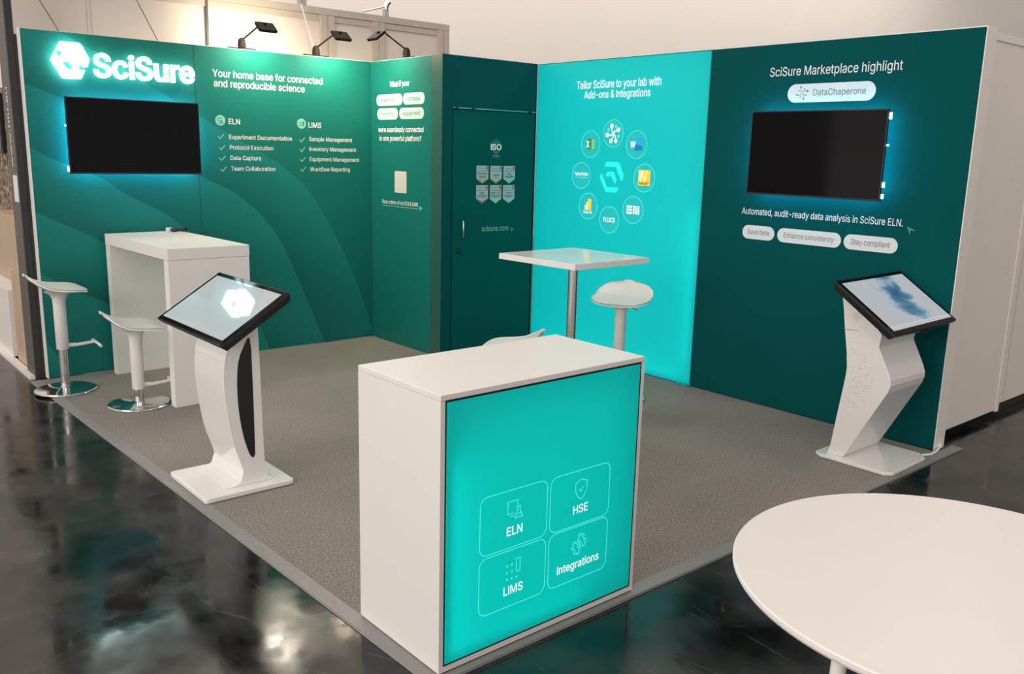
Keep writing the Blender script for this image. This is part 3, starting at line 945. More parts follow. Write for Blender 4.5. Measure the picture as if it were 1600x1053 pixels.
flat('icon_dots', PA, [circ(-0.712 + 0.014 * i, 1.918 + 0.014 * j, 0.0045, 8) for i in range(3) for j in range(3)] + [rrect(-0.680, 1.915, -0.670, 1.955, 0.004)], INK_D, ic, off=0.0022)

# ---- short return wall
wb = box('wall_middle', (0.012, -1.082, 0), (0.075, 0.0, H), FRAMEW)
struct(wb, 'narrow green stand wall with four pale pills and a demo invitation', 'wall')
box('fabric_graphic', (0.0, -0.93, 0.004), (0.012, -0.001, H - 0.004), FABRIC_A, wb)
box('end_profile', (0.0, -1.0835, 0.0), (0.012, -0.931, H), ENDMET, wb)
text('What if your', PB, 0.309, 2.270, 0.302, 0.044, INK_W, wb, bold=0.015)
for (u0_, v0_, u1_, v1_, s, tw, m_) in ((.090, 2.113, .505, 2.209, 'experiments', .27, PILL_G), (.515, 2.115, .837, 2.211, 'samples', .20, PILL_G), (.102, 1.993, .436, 2.091, 'inventory', .21, PILL_G), (.456, 1.996, .827, 2.089, 'equipment', .26, PILL_G)):
    p = flat('pill_badge', PB, [rrect(u0_, v0_, u1_, v1_, 0.045)], m_, wb)
    text(s, PB, (u0_ + u1_) / 2, (v0_ + v1_) / 2 - 0.016, tw, 0.036, INK_GT, p, align='C', off=PE + 0.0012)
text('were seamlessly connected', PB, .118, 1.887, .703, .043, INK_W, wb, bold=0.015)
text('in one powerful platform?', PB, .138, 1.812, .653, .043, INK_W, wb, bold=0.015)
flat('blank_card', PB, [rrect(.382, 1.366, .568, 1.553, 0.01)], QRCARD, wb)
text('Book a demo of our ELN & LIMS', PB, .179, 1.262, .566, .034, INK_W, wb, bold=0.005)
strokes('underline', PB, [[(.178, 1.243), (.753, 1.243)]], 0.005, INK_M, wb)
cursor(PB, [(.762, 1.268), (.822, 1.252), (.784, 1.214)], INK_M, wb)

# ---- store room front with its door
wd = MB()
wd.box((0.012, PD + 0.002, 0), (0.104, PD + 0.06, H))
wd.box((0.104, PD + 0.002, 2.092), (1.029, PD + 0.06, H))
wd.box((1.020, PD + 0.002, 0), (1.029, PD + 0.06, 2.092))
wdo = wd.build('wall_front', FABRIC_D)
struct(wdo, 'dark teal front of the store room around its door', 'wall')
box('fabric_panel', (0.0, PD, 0.003), (0.099, PD + 0.002, H), FABRIC_D, wdo)
box('door_rail', (0.106, PD - 0.006, 2.083), (1.02, PD + 0.004, 2.091), STEEL, wdo)
box('dark_reveal', (0.104, PD + 0.03, 0.0), (1.020, PD + 0.06, 2.092), GAP, wdo)
for xs in (0.128, 0.30, 0.93):
    box('rail_clip', (xs, PD - 0.012, 2.072), (xs + 0.03, PD - 0.004, 2.090), GAP, wdo)
dr = box('door_1', (0.114, PD + 0.001, 0.01), (1.008, PD + 0.028, 2.076), DOORM, None, 0.002)
struct(dr, 'dark teal store room door with handle, round seal and six award badges', 'door')
hd = MB().tube([(0.205, PD - 0.002, 1.165), (0.205, PD - 0.035, 1.160), (0.205, PD - 0.035, 1.022), (0.205, PD - 0.002, 1.017)], 0.007).build('door_handle', STEEL, dr)
lk = MB().lathe([(0.022, 0), (0.022, 0.012), (0.016, 0.016)], seg=24)
lk.v = [Vector((0.178 + v.x, PD - v.z, 0.908 + v.y)) for v in lk.v]
lk.build('door_lock', BLACK, dr)
# ISO seal
sl = strokes('seal_ring', PDR, [circ(.571, 1.779, .047, 40) + [circ(.571, 1.779, .047, 40)[0]]], 0.004, INK_M, dr)
ringd = []
for k in range(22):
    a = PI * (-0.05 + 1.1 * k / 21)
    ringd.append(circ(.571 + .066 * math.cos(a), 1.779 + .066 * math.sin(a), 0.0042, 6))
flat('seal_dots', PDR, ringd, INK_T, sl)
strokes('seal_globe', PDR, [circ(.571, 1.779, .030, 20, 0.45, PI - 0.45), circ(.571, 1.779, .030, 20, PI + 0.45, 2 * PI - 0.45), [(.571, 1.805), (.571, 1.825)], [(.571, 1.733), (.571, 1.752)], [(.545, 1.817), (.597, 1.817)], [(.545, 1.741), (.597, 1.741)]], 0.004, INK_T, sl)
text('ISO', PDR, .571, 1.757, .118, .046, INK_W, sl, bold=0.04, align='C')
text('27001', PDR, .571, 1.692, .078, .024, INK_M, sl, align='C')
rows = ((1.622, 1.476), (1.458, 1.305))
cols = ((.361, .491), (.512, .640), (.659, .791))
names = (('Momentum', 'Leader'), ('Leader', ''), ('Best', 'Usability'), ('High', 'Performer'), ('Easiest To Do', 'Business With'), ('Best', 'Support'))
tips = (BADGE_O, BADGE_O, BADGE_T, BADGE_P, BADGE_T, BADGE_T)
for i in range(6):
    (vt, vb), (ul, ur) = rows[i // 3], cols[i % 3]
    um = (ul + ur) / 2
    bd = flat('award_badge', PDR, [[(ul, vt), (ul, vb + .038), (um, vb), (ur, vb + .038), (ur, vt)]], BADGE, dr)
    flat('badge_tip', PDR, [[(ul, vb + .044), (ul, vb + .034), (um, vb - .004), (ur, vb + .034), (ur, vb + .044), (um, vb + .014)]], tips[i], bd, off=0.0022)
    flat('badge_corner', PDR, [[(ur - .028, vt - .006), (ur - .028, vt - .034), (ur - .004, vt - .034), (ur - .004, vt - .006)]], BADGE_P, bd, off=0.0022)
    strokes('badge_lines', PDR, [[(ul + .014, vt - .022), (ur - .04, vt - .022)], [(ul + .01, vt - .044), (ur - .01, vt - .044)], [(ul + .03, vb + .048), (ur - .03, vb + .048)]], 0.004, INK_GT, bd, off=0.0022)
    a, b = names[i]
    if b:
        text(a, PDR, um, vt - .074, min(.105, 0.0135 * len(a)), .017, INK_G, bd, bold=0.02, align='C', off=0.0028)
        text(b, PDR, um, vt - .098, min(.105, 0.0135 * len(b)), .017, INK_G, bd, bold=0.02, align='C', off=0.0028)
    else:
        text(a, PDR, um, vt - .086, .08, .018, INK_G, bd, bold=0.02, align='C', off=0.0028)
text('scisure.com', PDR, .427, 1.064, .303, .045, INK_M, dr, bold=0.01)
cursor(PDR, [(.752, 1.092), (.806, 1.066), (.774, 1.036)], INK_T, dr)

# ---- right wall: lit panel and dark panel
lbx = thing('light_box', 'tall glowing turquoise light box panel with ring of round app icons', 'light box', (PX, -2.02, 0))
mb = MB()
mb.box((PX + 0.013, -2.950, 0.0), (PX + 0.12, -2.935, H))
mb.box((PX + 0.013, -1.102, 0.0), (PX + 0.12, -1.087, H))
mb.box((PX + 0.013, -2.935, 0.0), (PX + 0.12, -1.102, 0.015))
mb.box((PX + 0.013, -2.935, H - 0.015), (PX + 0.12, -1.102, H))
mb.box((PX + 0.11, -2.935, 0.015), (PX + 0.12, -1.102, H - 0.015))
mb.build('frame', FRAMEW, lbx)
COOL = (0.85, 1.0, 1.0)
area_light('light_box_lamp', (PX + .06, -2.0, .03), (PX + .035, -2.0, .5), 1.7, .28, COOL, .03)
area_light('light_box_lamp', (PX + .06, -2.92, .75), (PX + .035, -2.6, .75), .03, .18, COOL, 1.2)
MB().add([(PX, -2.951, .004), (PX, -1.0865, .004), (PX, -1.0865, H - .003), (PX, -2.951, H - .003)], [(0, 1, 2, 3)]).build('graphic_panel', LIGHTBOX, lbx)
box('edge_band', (PX + .0005, -2.951, H - .003), (PX + .012, -1.0865, H), FRAMEW, lbx)
strokes('frame_line', PC, [[(1.092, 0.006), (1.092, H - 0.006), (2.949, H - 0.006), (2.949, 0.006)]], 0.005, FABRIC_D, lbx)
text('Tailor SciSure to your lab with', PC, 1.579, 2.271, .914, .060, LIT_W, lbx, bold=0.018)
text('Add-ons & Integrations', PC, 1.669, 2.192, .721, .058, LIT_W, lbx, bold=0.018)
flat('emblem', PC, [[(2.019 + x, 1.560 + y) for x, y in p] for p in EMB], LIT_C, lbx)


def badge(u, v):
    d = flat('app_badge', PC, [circ(u, v, 0.108)], LIT_DISC, lbx)
    strokes('ring', PC, [circ(u, v, 0.108, 48) + [circ(u, v, 0.108, 48)[0]]], 0.006, LIT_C2, d, off=0.0024)
    return d


O2, O3 = 0.0026, 0.0034
u, v = 2.020, 1.909
d = badge(u, v)
br = [(90 + 18, .062, .020, LIT_W), (28, .062, .020, LIT_W), (-62, .066, .018, LIT_W), (-112, .064, .018, LIT_W), (190, .066, .020, LIT_W), (64, .064, .014, LIT_C2), (-22, .062, .015, LIT_C2), (150, .062, .014, LIT_C2)]
for a, r, cr, m_ in br:
    a = math.radians(a)
    x, y = u + r * math.cos(a), v + r * math.sin(a)
    if m_ is LIT_W:
        strokes('branch', PC, [[(u, v), (u + .4 * r * math.cos(a + .35), v + .4 * r * math.sin(a + .35)), (x, y)]], 0.012, m_, d, off=O2)
    flat('node', PC, [circ(x, y, cr, 18)], m_, d, off=O3)
u, v = 2.275, 1.823
d = badge(u, v)
flat('page', PC, [rrect(u - .02, v - .045, u + .062, v + .050, .006)], LIT_BLU, d, off=O2)
flat('page_band', PC, [[(u - .02, v + .048), (u - .02, v + .005), (u + .062, v - .012), (u + .062, v + .048)]], LIT_BLU2, d, off=O2 + .0003)
text('W', PC, u - .036, v - .022, .058, .046, LIT_W, d, bold=0.05, align='C', off=O3)
u, v = 2.373, 1.567
d = badge(u, v)
flat('tile', PC, [rrect(u - .062, v - .060, u + .062, v + .062, .004)], LIT_YEL, d, off=O2)
flat('tile_shine', PC, [[(u - .052, v - .03), (u - .052, v + .055), (u + .005, v + .055), (u - .03, v - .03)], [(u - .02, v - .03), (u + .02, v + .055), (u + .034, v + .055), (u + .015, v - .03)]], LIT_PYEL, d, off=O2 + .0003)
text('NikaP', PC, u, v - .052, .098, .022, LIT_DRK, d, bold=0.02, align='C', off=O3)
u, v = 2.272, 1.311
d = badge(u, v)
flat('bars', PC, [rrect(u - .068, v - .034 + k * .025, u - .008, v - .016 + k * .025, .002) for k in range(3)] + [rrect(u + .002 + k * .025, v - .034, u + .019 + k * .025, v + .034, .002) for k in range(3)], LIT_W, d, off=O2)
u, v = 2.017, 1.214
d = badge(u, v)
text('FLUICS', PC, u, v - .018, .128, .036, LIT_W, d, bold=0.03, align='C', off=O2)
u, v = 1.767, 1.311
d = badge(u, v)
flat('chart_bars', PC, [rrect(u - .038, v - .034, u - .004, v + .010, .004), rrect(u - .020, v - .034, u + .012, v + .034, .004)], LIT_PYEL, d, off=O2)
flat('chart_bar', PC, [rrect(u - .002, v - .034, u + .038, v + .062, .006)], LIT_YEL, d, off=O2 + .0003)
text('Power BI', PC, u - .002, v - .062, .098, .022, LIT_W, d, bold=0.03, align='C', off=O3)
u, v = 1.671, 1.562
d = badge(u, v)
text('TeamsFolder', PC, u, v + .001, .165, .026, LIT_W, d, bold=0.03, align='C', off=O2)
text('connector', PC, u + .004, v - .024, .150, .018, LIT_C2, d, bold=0.02, align='C', off=O2)
u, v = 1.768, 1.821
d = badge(u, v)
flat('sheet', PC, [rrect(u - .034, v - .044, u + .050, v + .046, .005)], LIT_GRN, d, off=O2)
flat('sheet_cells', PC, [rrect(u + .010, v - .040 + k * .028, u + .048, v - .014 + k * .028, .002) for k in range(3)], LIT_GRN2, d, off=O2 + .0003)
text('X', PC, u - .030, v - .024, .040, .048, LIT_W, d, bold=0.05, align='C', off=O3)

wc = box('wall_far', (PX + 0.012, -4.838, 0), (PX + 0.125, -2.951, H), FRAMEW)
struct(wc, 'dark teal stand wall holding the right-hand screen', 'wall')
box('edge_profile', (PX + 0.0, -4.842, 0), (PX + 0.13, -4.836, H), FRAMEW, wc)
box('top_profile', (PX + 0.0, -4.838, H - 0.004), (PX + 0.13, -2.951, H + 0.003), FRAMEW, wc)
box('fabric_graphic', (PX, -4.836, 0.004), (PX + 0.012, -2.952, H - 0.004), FABRIC_D, wc)
strokes('panel_seam', PC, [[(2.955, 0.006), (2.955, H - 0.006)]], 0.004, GAP, wc)
text('SciSure Marketplace highlight', PC, 3.449, 2.287, .926, .058, INK_W, wc, bold=0.004)
p = flat('pill_badge', PC, [rrect(3.598, 2.112, 4.219, 2.230, .06, 10)], PILL, wc)
text('DataChaperone', PC, 3.788, 2.153, .367, .041, INK_G, p, bold=0.004, off=PE + .0012)
u, v = 3.709, 2.172
ln_, nd = [], []
for k in range(8):
    a = k * PI / 4 + .3
    r = .040 if k % 2 == 0 else .030
    x, y = u + r * math.cos(a), v + r * math.sin(a)
    if k % 2 == 0:
        ln_.append([(u + .006 * math.cos(a), v + .006 * math.sin(a)), (u + .02 * math.cos(a + .5), v + .02 * math.sin(a + .5)), (x, y)])
    nd.append(circ(x, y, .007 if k % 2 == 0 else .005, 10))
strokes('icon_lines', PC, ln_, .004, INK_G, p, off=PE + .0012)
flat('icon_nodes', PC, nd, INK_G, p, off=PE + .0015)
text('Automated, audit-ready data analysis in SciSure ELN.', PC, 3.308, 1.353, 1.178, .044, INK_W, wc, bold=0.006)
cursor(PC, [(4.513, 1.356), (4.572, 1.333), (4.535, 1.303)], INK_T, wc)
for (u0_, u1_, s, tw) in ((3.325, 3.587, 'Save time', .178), (3.611, 4.088, 'Enhance consistency', .375), (4.107, 4.469, 'Stay compliant', .262)):
    p = flat('pill_badge', PC, [rrect(u0_, 1.180, u1_, 1.277, .05, 10)], PILL, wc)
    text(s, PC, (u0_ + u1_) / 2, 1.214, tw, .036, INK_G, p, align='C', off=PE + .0012)

# ------------------------------------------------------------------ screens with cyan light behind
def wall_screen(pl, u0_, u1_, v0_, v1_, label, hot):
    um, vm = (u0_ + u1_) / 2, (v0_ + v1_) / 2
    t = thing('wall_screen', label, 'screen', tuple(pl.P(um, v0_, 0.0)), 0, 'backlit wall screens')

    def pbox(a, b, o0, o1, ua, ub):
        return [pl.P(ua, a, o0), pl.P(ub, a, o0), pl.P(ub, b, o0), pl.P(ua, b, o0)], [pl.P(ua, a, o1), pl.P(ub, a, o1), pl.P(ub, b, o1), pl.P(ua, b, o1)]
    MB().prism(*pbox(v0_, v1_, 0.066, 0.085, u0_, u1_)).build('housing', BLACK, t, 0.002)
    MB().prism(*pbox(v0_ + .012, v1_ - .008, 0.0852, 0.0862, u0_ + .008, u1_ - .008)).build('display_glass', SCREEN, t)
    MB().prism(*pbox(v0_ + .08, v1_ - .08, 0.001, 0.066, u0_ + .15, u1_ - .15)).build('wall_mount', BLACK, t)
    mb = MB()
    i = 0.035
    for a, b, ua, ub in ((v0_ + i, v0_ + i + .012, u0_ + i, u1_ - i), (v1_ - i - .012, v1_ - i, u0_ + i, u1_ - i), (v0_ + i, v1_ - i, u0_ + i, u0_ + i + .012), (v0_ + i, v1_ - i, u1_ - i - .012, u1_ - i)):
        mb.prism(*pbox(a, b, 0.050, 0.064, ua, ub))
    mb.build('light_strip', LED, t)
    for (uu, vv, s) in hot:
        MB().prism(*pbox(vv - s, vv + s, 0.050, 0.064, uu - .004, uu + .004)).build('strip_end', LEDHOT, t)
    return t


wall_screen(PA, -2.575, -1.612, 1.509, 2.052, 'black wall screen below the lit white logo, with cyan backlight', [(-2.577, 1.545, .020), (-2.577, 1.85, .006)])
wall_screen(PC, 3.389, 4.360, 1.499, 2.056, 'black wall screen between the white pill sign and the caption, cyan backlight', [(4.363, 2.015, .02), (4.363, 1.53, .014), (4.363, 1.60, .016), (4.363, 1.84, .005)])

# ------------------------------------------------------------------ illuminated logo sign
sg = thing('illuminated_sign', 'glowing white hexagon emblem and raised letters high on the left wall', 'sign', (-2.1, 0, 2.2))
mb = MB()
for p in EMB:
    q = [(-2.509 + x * .84, 2.300 + y * .90) for x, y in poly_offset(p, 0.0150)]
    mb.prism([PA.P(x, y, 0.030) for x, y in q], [PA.P(x, y, 0.058) for x, y in q])
mb.build('emblem', SIGNE, sg)
solid_letters('SciSure', PA, -2.352, 2.205, .735, .158, SIGN, sg, 0.026, 0.022, 0.050)

# ------------------------------------------------------------------ arm floodlights on top of the walls
def arm_lamp(label, base, out, head_shift, power, aim):
    """base on the wall top; out: unit vector away from the wall"""
    bx_, by_ = base
    o = Vector((out[0], out[1], 0))
    s = Vector((-o.y, o.x, 0))
    B0 = Vector((bx_, by_, H))
    t = thing('arm_lamp', label, 'lamp', (bx_, by_, H), 0, 'arm floodlights on the stand walls')
    mb = MB()
    mb.lathe([(.030, .012), (.034, .03), (.028, .075), (.012, .09)], c=B0, seg=16)
    mb.build('clamp', LAMPM, t)
    mb = MB()
    c0, c1 = B0 + s * .12, B0 - s * .12
    mb.tube([c0 + Vector((0, 0, .008)), c1 + Vector((0, 0, .008))], .006, 8)
    mb.build('clamp_bar', LAMPM, t)
    hc = B0 + o * .315 + s * head_shift + Vector((0, 0, .150))
    mb = MB().tube([B0 + Vector((0, 0, .07)), hc - o * .075 + Vector((0, 0, .036))], .0075, 8)
    mb.build('arm', LAMPM, t)
    # flat head tilted back to the wall
    tilt = math.radians(38)
    f = (o * math.cos(tilt) - Vector((0, 0, 1)) * math.sin(tilt)).normalized()
    n = f.cross(s).normalized()
    if n.z < 0:
        n = -n
    mb = MB()
    r_ = []
    for sg_, fg in ((-1, -1), (1, -1), (1, 1), (-1, 1)):
        r_.append(hc + s * sg_ * .075 + f * fg * .055)
    mb.prism([p - n * .012 for p in r_], [p + n * .012 for p in r_])
    h = mb.build('lamp_head', LAMPM, t, 0.004)
    mb = MB().prism([p.lerp(hc, .15) - n * .0145 for p in r_], [p.lerp(hc, .15) - n * .0125 for p in r_])
    mb.build('diffuser', DIFF, h)
    mb = MB().lathe([(.016, 0), (.014, .012)], c=hc - f * .03 + n * .008, seg=12)
    mb.build('knuckle', LAMPM, h)
    l = bpy.data.lights.new('flood_beam', 'AREA')
    l.energy = power
    l.color = (1.0, 0.86, 0.62)
    l.shape = 'RECTANGLE'
    l.size = .12
    l.size_y = .08
    lo = bpy.data.objects.new('flood_beam', l)
    COL.objects.link(lo)
    lo.location = hc - n * .022
    d = Vector(aim) - lo.location
    lo.rotation_euler = d.to_track_quat('-Z', 'Y').to_euler()
    return t


arm_lamp('arm floodlight on the left wall above the two-line slogan, nearest the logo', (-1.185, .04), (0, -1), .065, 16, (-1.1, 0, 1.6))
arm_lamp('arm floodlight on the left wall, the one nearer the inner corner', (-.52, .04), (0, -1), .065, 14, (-.45, 0, 1.6))
arm_lamp('arm floodlight on the narrow wall, reaching left above the pale pills', (.05, -.49), (-1, 0), .03, 7, (0, -.45, 1.6))

# ------------------------------------------------------------------ white counter with lit front
ct = thing('reception_counter', 'white box counter in the foreground with glowing turquoise front panel', 'counter', (-2.28, -4.64, 0))
K0, K1, K2, K3, KH = -2.766, -1.794, -4.392, -4.896, 0.984
box('top', (K0, K3, KH - .019), (K1, K2, KH), WHITE, ct, .0015)
mb = MB()
mb.box((K0, K3, .006), (K0 + .018, K2, KH - .0195))
mb.box((K1 - .018, K3, .006), (K1, K2, KH - .0195))
mb.box((K0 + .018, K2 - .018, .006), (K1 - .018, K2, KH - .0195))
mb.box((K0 + .018, K3, .006), (K1 - .018, K2 - .018, .026))
mb.build('body', WHITE, ct)
mb = MB()
mb.box((K0 + .018, K3 + .006, .026), (K0 + .024, K3 + .10, KH - .0195))
mb.box((K1 - .024, K3 + .006, .026), (K1 - .018, K3 + .10, KH - .0195))
mb.box((K0 + .024, K3 + .006, .026), (K1 - .024, K3 + .10, .032))
mb.box((K0 + .024, K3 + .006, KH - .026), (K1 - .024, K3 + .10, KH - .0195))
mb.build('shadow_gap', GAP, ct)
box('light_cavity', (K0 + .018, K3 + .10, .026), (K1 - .018, K3 + .11, KH - .0195), FRAMEW, ct)
area_light('counter_lamp', (-2.40, K3 + .055, .05), (-2.40, K3 + .03, .4), .65, .09, COOL, .03)
area_light('counter_lamp', (K0 + .045, K3 + .055, .40), (-2.4, K3 + .03, .40), .03, .14, COOL, .70)
lp = MB().add([(K0 + .023, K3 + .001, .031), (K1 - .023, K3 + .001, .031), (K1 - .023, K3 + .001, KH - .025), (K0 + .023, K3 + .001, KH - .025)], [(0, 1, 2, 3)]).build('lit_panel', LITPANEL, ct)
strokes('panel_edge', PK, [[(K0 + .021, .029), (K1 - .021, .029), (K1 - .021, KH - .023), (K0 + .021, KH - .023), (K0 + .021, .029)]], .007, GAP, ct, off=-.0006)
for (a, b) in ((K0 + .03, K3 + .03), (K1 - .06, K3 + .03), (K0 + .03, K2 - .06), (K1 - .06, K2 - .06)):
    box('foot', (a, b, 0.0), (a + .03, b + .03, .006), BLACK, ct)
KO = -0.0004
cards = ((-2.597, .380, 'ELN', .073), (-2.271, .378, 'HSE', .077), (-2.597, .155, 'LIMS', .09), (-2.271, .156, 'Integrations', .222))
for (cu, cv, s, tw) in cards:
    rr_ = rrect(cu, cv, cu + .310, cv + .215, .032)
    cdn = strokes('card_outline', PK, [rr_ + [rr_[0]]], .0030, LIT_C2, lp, off=KO)
    text(s, PK, cu + .157, cv + .0465, tw, .032, LIT_W, cdn, bold=0.014, align='C', off=KO)
    x, y = cu + .157, cv + .139
    if s == 'ELN':
        L = [[(x + .012, y + .012), (x + .012, y + .034), (x - .034, y + .034), (x - .034, y - .012), (x - .004, y - .012)], [(x - .022, y - .022), (x - .004, y - .022)],
             [(x + .006, y + .008), (x + .028, y + .008)], [(x + .011, y + .008), (x + .011, y - .008), (x - .001, y - .032), (x + .036, y - .032), (x + .023, y - .008), (x + .023, y + .008)], [(x + .006, y - .018), (x + .029, y - .018)]]
    elif s == 'HSE':
        sh = [(x, y + .040), (x + .030, y + .028), (x + .029, y - .006), (x + .018, y - .026), (x, y - .040), (x - .018, y - .026), (x - .029, y - .006), (x - .030, y + .028), (x, y + .040)]
        L = [sh, [(x - .011, y + .001), (x - .003, y - .008), (x + .012, y + .009)]]
    elif s == 'LIMS':
        L = [[(x + .008, y + .036), (x + .034, y + .036)], [(x + .012, y + .036), (x + .012, y - .010), (x + .017, y - .015), (x + .026, y - .015), (x + .030, y - .010), (x + .030, y + .036)]]
    else:
        # two interlocking puzzle pieces
        def piece(px_, py_):
            q = []
            base_ = [(-.018, -.018), (.018, -.018), (.018, .018), (-.018, .018)]
            for i in range(4):
                a, b = Vector(base_[i]), Vector(base_[(i + 1) % 4])
                dd = (b - a)
                nn = Vector((dd.y, -dd.x)).normalized()
                bump = .011 if i % 2 == 0 else -.009
                for t_, k_ in ((0, 0), (.34, 0), (.30, 1), (.70, 1), (.66, 0)):
                    w_ = a + dd * t_ + nn * bump * k_
                    q.append(w_)
            ca_, sa_ = math.cos(.5), math.sin(.5)
            q = [(px_ + w_.x * ca_ - w_.y * sa_, py_ + w_.x * sa_ + w_.y * ca_) for w_ in q]
            return q + [q[0]]
        L = [piece(x - .015, y - .012), piece(x + .015, y + .014)]
    strokes('icon_lines', PK, L, .0030, LIT_C2, cdn, off=KO)
    if s == 'LIMS':
        flat('icon_dots', PK, [circ(x - .030 + .022 * i, y - .034 + .026 * j, .0042, 10) for i in range(3) for j in range(3) if not (i == 2 and j > 0)], LIT_C2, cdn, off=KO)

# ------------------------------------------------------------------ white bar table by the left wall
bt = thing('bar_table', 'white waterfall bar table against the left wall under the screen', 'table', (-2.067, -.672, 0), .03)
bw, bl, bh = .284, .600, 1.071
mb = MB().box((-bw, -bl, bh - .077), (bw, bl, bh)).build('tabletop', WHITE, bt, .002, local=True)
MB().box((-bw + .002, -bl + .001, 0), (bw - .002, -bl + .075, bh - .0785)).build('end_panel', WHITE, bt, .002, local=True)
MB().box((-bw + .002, bl - .075, 0), (bw - .002, bl - .001, bh - .0785)).build('end_panel', WHITE, bt, .002, local=True)
# cable bundle on its far corner
cb = thing('cable_bundle', 'coiled black cable with white plug on the far corner of the bar table', 'cable', (-1.86, -.15, 1.0715))
pts = []
for k in range(90):
    a = k / 90 * 2 * PI * 3.2
    r = .052 + .008 * math.sin(k * .9)
    pts.append((-1.845 + r * 1.1 * math.cos(a), -.165 + r * .8 * math.sin(a), 1.0785 + .017 * k / 90 + .003 * math.sin(k)))
MB().tube(pts, .006, 8).build('coil', BLACK, cb)
box('plug', (-1.925, -.135, 1.0718), (-1.885, -.105, 1.103), PLASTIC, cb, .004)

# ------------------------------------------------------------------ bar stools
def seat_mesh():
    prof = [(-.215, .850), (-.198, .832), (-.165, .805), (-.120, .779), (-.07, .758), (0, .744), (.07, .742), (.11, .740), (.145, .734), (.178, .722)]
    n, mN = 25, 20
    cx_ = [(-.215 + .393 * i / (n - 1)) for i in range(n)]

    def zc(x):
        for (a, za), (b, zb) in zip(prof, prof[1:]):
            if x <= b + 1e-9:
                t = (x - a) / (b - a)
                return za + (zb - za) * t
        return prof[-1][1]
    vs, fs = [], []
    for i, x in enumerate(cx_):
        e = min(1, abs((x + .0185) / .197))
        hw_ = .198 * (1 - e ** (4.0 if x < 0 else 3.6)) ** (1 / (2.5 if x < 0 else 2.8)) + .012
        for j in range(mN + 1):
            t = -1 + 2 * j / mN
            z = zc(x)
            back = max(0, -x - .05) / .165
            z -= (.006 * back) * abs(t) ** 3
            z += .006 * t * t * max(0, 1 - abs(x) / .17)
            xx = x + .020 * back * t * t
            vs.append((xx, t * hw_, z))
    w = mN + 1
    for i in range(n - 1):
        for j in range(mN):
            q = i * w + j
            fs.append((q, q + w, q + w + 1, q + 1))
    # thickness: a lower shell, thicker in the middle
    top = len(vs)
    for k in range(top):
        x, y, z = vs[k]
        r = min(1, math.hypot(x / .178, y / .210))
        vs.append((x * .985, y * .985, z - .016 - .026 * (1 - r ** 2)))
    f2 = [tuple(top + i for i in reversed(f)) for f in fs]
    rim = [i * w for i in range(n)]
    ring_ = [i * w for i in range(n)] + [(n - 1) * w + j for j in range(1, w)] + [i * w + mN for i in range(n - 2, -1, -1)] + [j for j in range(mN - 1, 0, -1)]
    side = [(ring_[k], ring_[(k + 1) % len(ring_)], top + ring_[(k + 1) % len(ring_)], top + ring_[k]) for k in range(len(ring_))]
    mb = MB()
    mb.add(vs, fs + f2 + side, smooth=True)
    return mb


def bar_stool(label, loc, rz, dz):
    t = thing('bar_stool', label, 'stool', loc, rz, 'white bar stools')
    MB().lathe([(.200, 0.0), (.205, .004), (.205, .010), (.190, .016), (.050, .022), (.034, .030)], seg=56).build('base_plate', CHROME, t, local=True)
    MB().lathe([(.029, .026), (.029, .33 + dz)], seg=28).build('gas_column', CHROME, t, local=True)
    MB().lathe([(.036, .300 + dz), (.041, .304 + dz), (.041, .62 + dz), (.044, .66 + dz), (.058, .69 + dz), (.092, .712 + dz)], seg=32).build('sleeve', PLASTIC, t, local=True)
    s = seat_mesh()
    for v in s.v:
        v.z += dz
    so = s.build('seat', PLASTIC, t, local=True)
    f = MB()
    f.tube([(.03, 0, .325 + dz), (.10, 0, .322 + dz), (.215, 0, .332 + dz)], [.016, .012, .010], 10)
    f.tube([(.225, -.125, .318 + dz), (.222, -.10, .326 + dz), (.215, -.03, .332 + dz), (.215, .03, .332 + dz), (.222, .10, .326 + dz), (.225, .125, .318 + dz)], .0105, 10)
    f.build('footrest', PLASTIC, t, local=True)
    lv = MB().tube([(.02, .05, .700 + dz), (.10, .11, .696 + dz), (.15, .155, .690 + dz)], .005, 8)
    lv.build('height_lever', CHROME, t, local=True)
    return t


bar_stool('tall white bar stool at the far left, by the edge of the logo wall', (-2.79, -.394, 0.0), -.05, 0.0)
bar_stool('lower white bar stool just left of the front end of the bar table', (-2.494, -1.05, 0.0), -.1, -.19)
bar_stool('white bar stool standing before the glowing turquoise wall panel', (.308, -2.853, 0.0), PI + .5, -.005)
bar_stool('low white bar stool mostly hidden behind the counter, only its seat rim visible', (-.90, -3.05, 0.0), PI - .85, -.16)

# ------------------------------------------------------------------ high square table
ht = thing('high_table', 'white square high table on a single steel column behind the counter', 'table', (-.346, -3.015, 0), 0.026)
s_ = .343
MB().box((-s_, -s_, 1.063), (s_, s_, 1.100)).build('tabletop', WHITE2, ht, .002, local=True)
MB().lathe([(.031, .02), (.031, 1.045)], seg=32).build('column', STEEL, ht, local=True)
MB().lathe([(.10, 1.045), (.10, 1.063)], seg=32).build('top_plate', STEEL, ht, local=True)
MB().lathe([(.24, 0), (.245, .005), (.24, .012), (.05, .024)], seg=48).build('base_plate', STEEL, ht, local=True)

# ------------------------------------------------------------------ round table in the foreground
rtb = thing('round_table', 'large round white table cropped at the lower right corner', 'table', (-2.177, -6.306, -0.012))
MB().lathe([(.555, .727), (.568, .731), (.572, .738), (.572, .748), (.569, .752)], seg=128, smooth=False).build('tabletop', TABLEW, rtb, local=True)
MB().lathe([(.30, .705), (.30, .7268)], seg=48).build('under_frame', FRAMEW, rtb, local=True)
for k in (173, 283, 33):
    a = math.radians(k)
    MB().tube([(.505 * math.cos(a), .505 * math.sin(a), .728), (.535 * math.cos(a), .535 * math.sin(a), .006)], [.017, .013], 16).build('leg', FRAMEW, rtb, local=True)
    
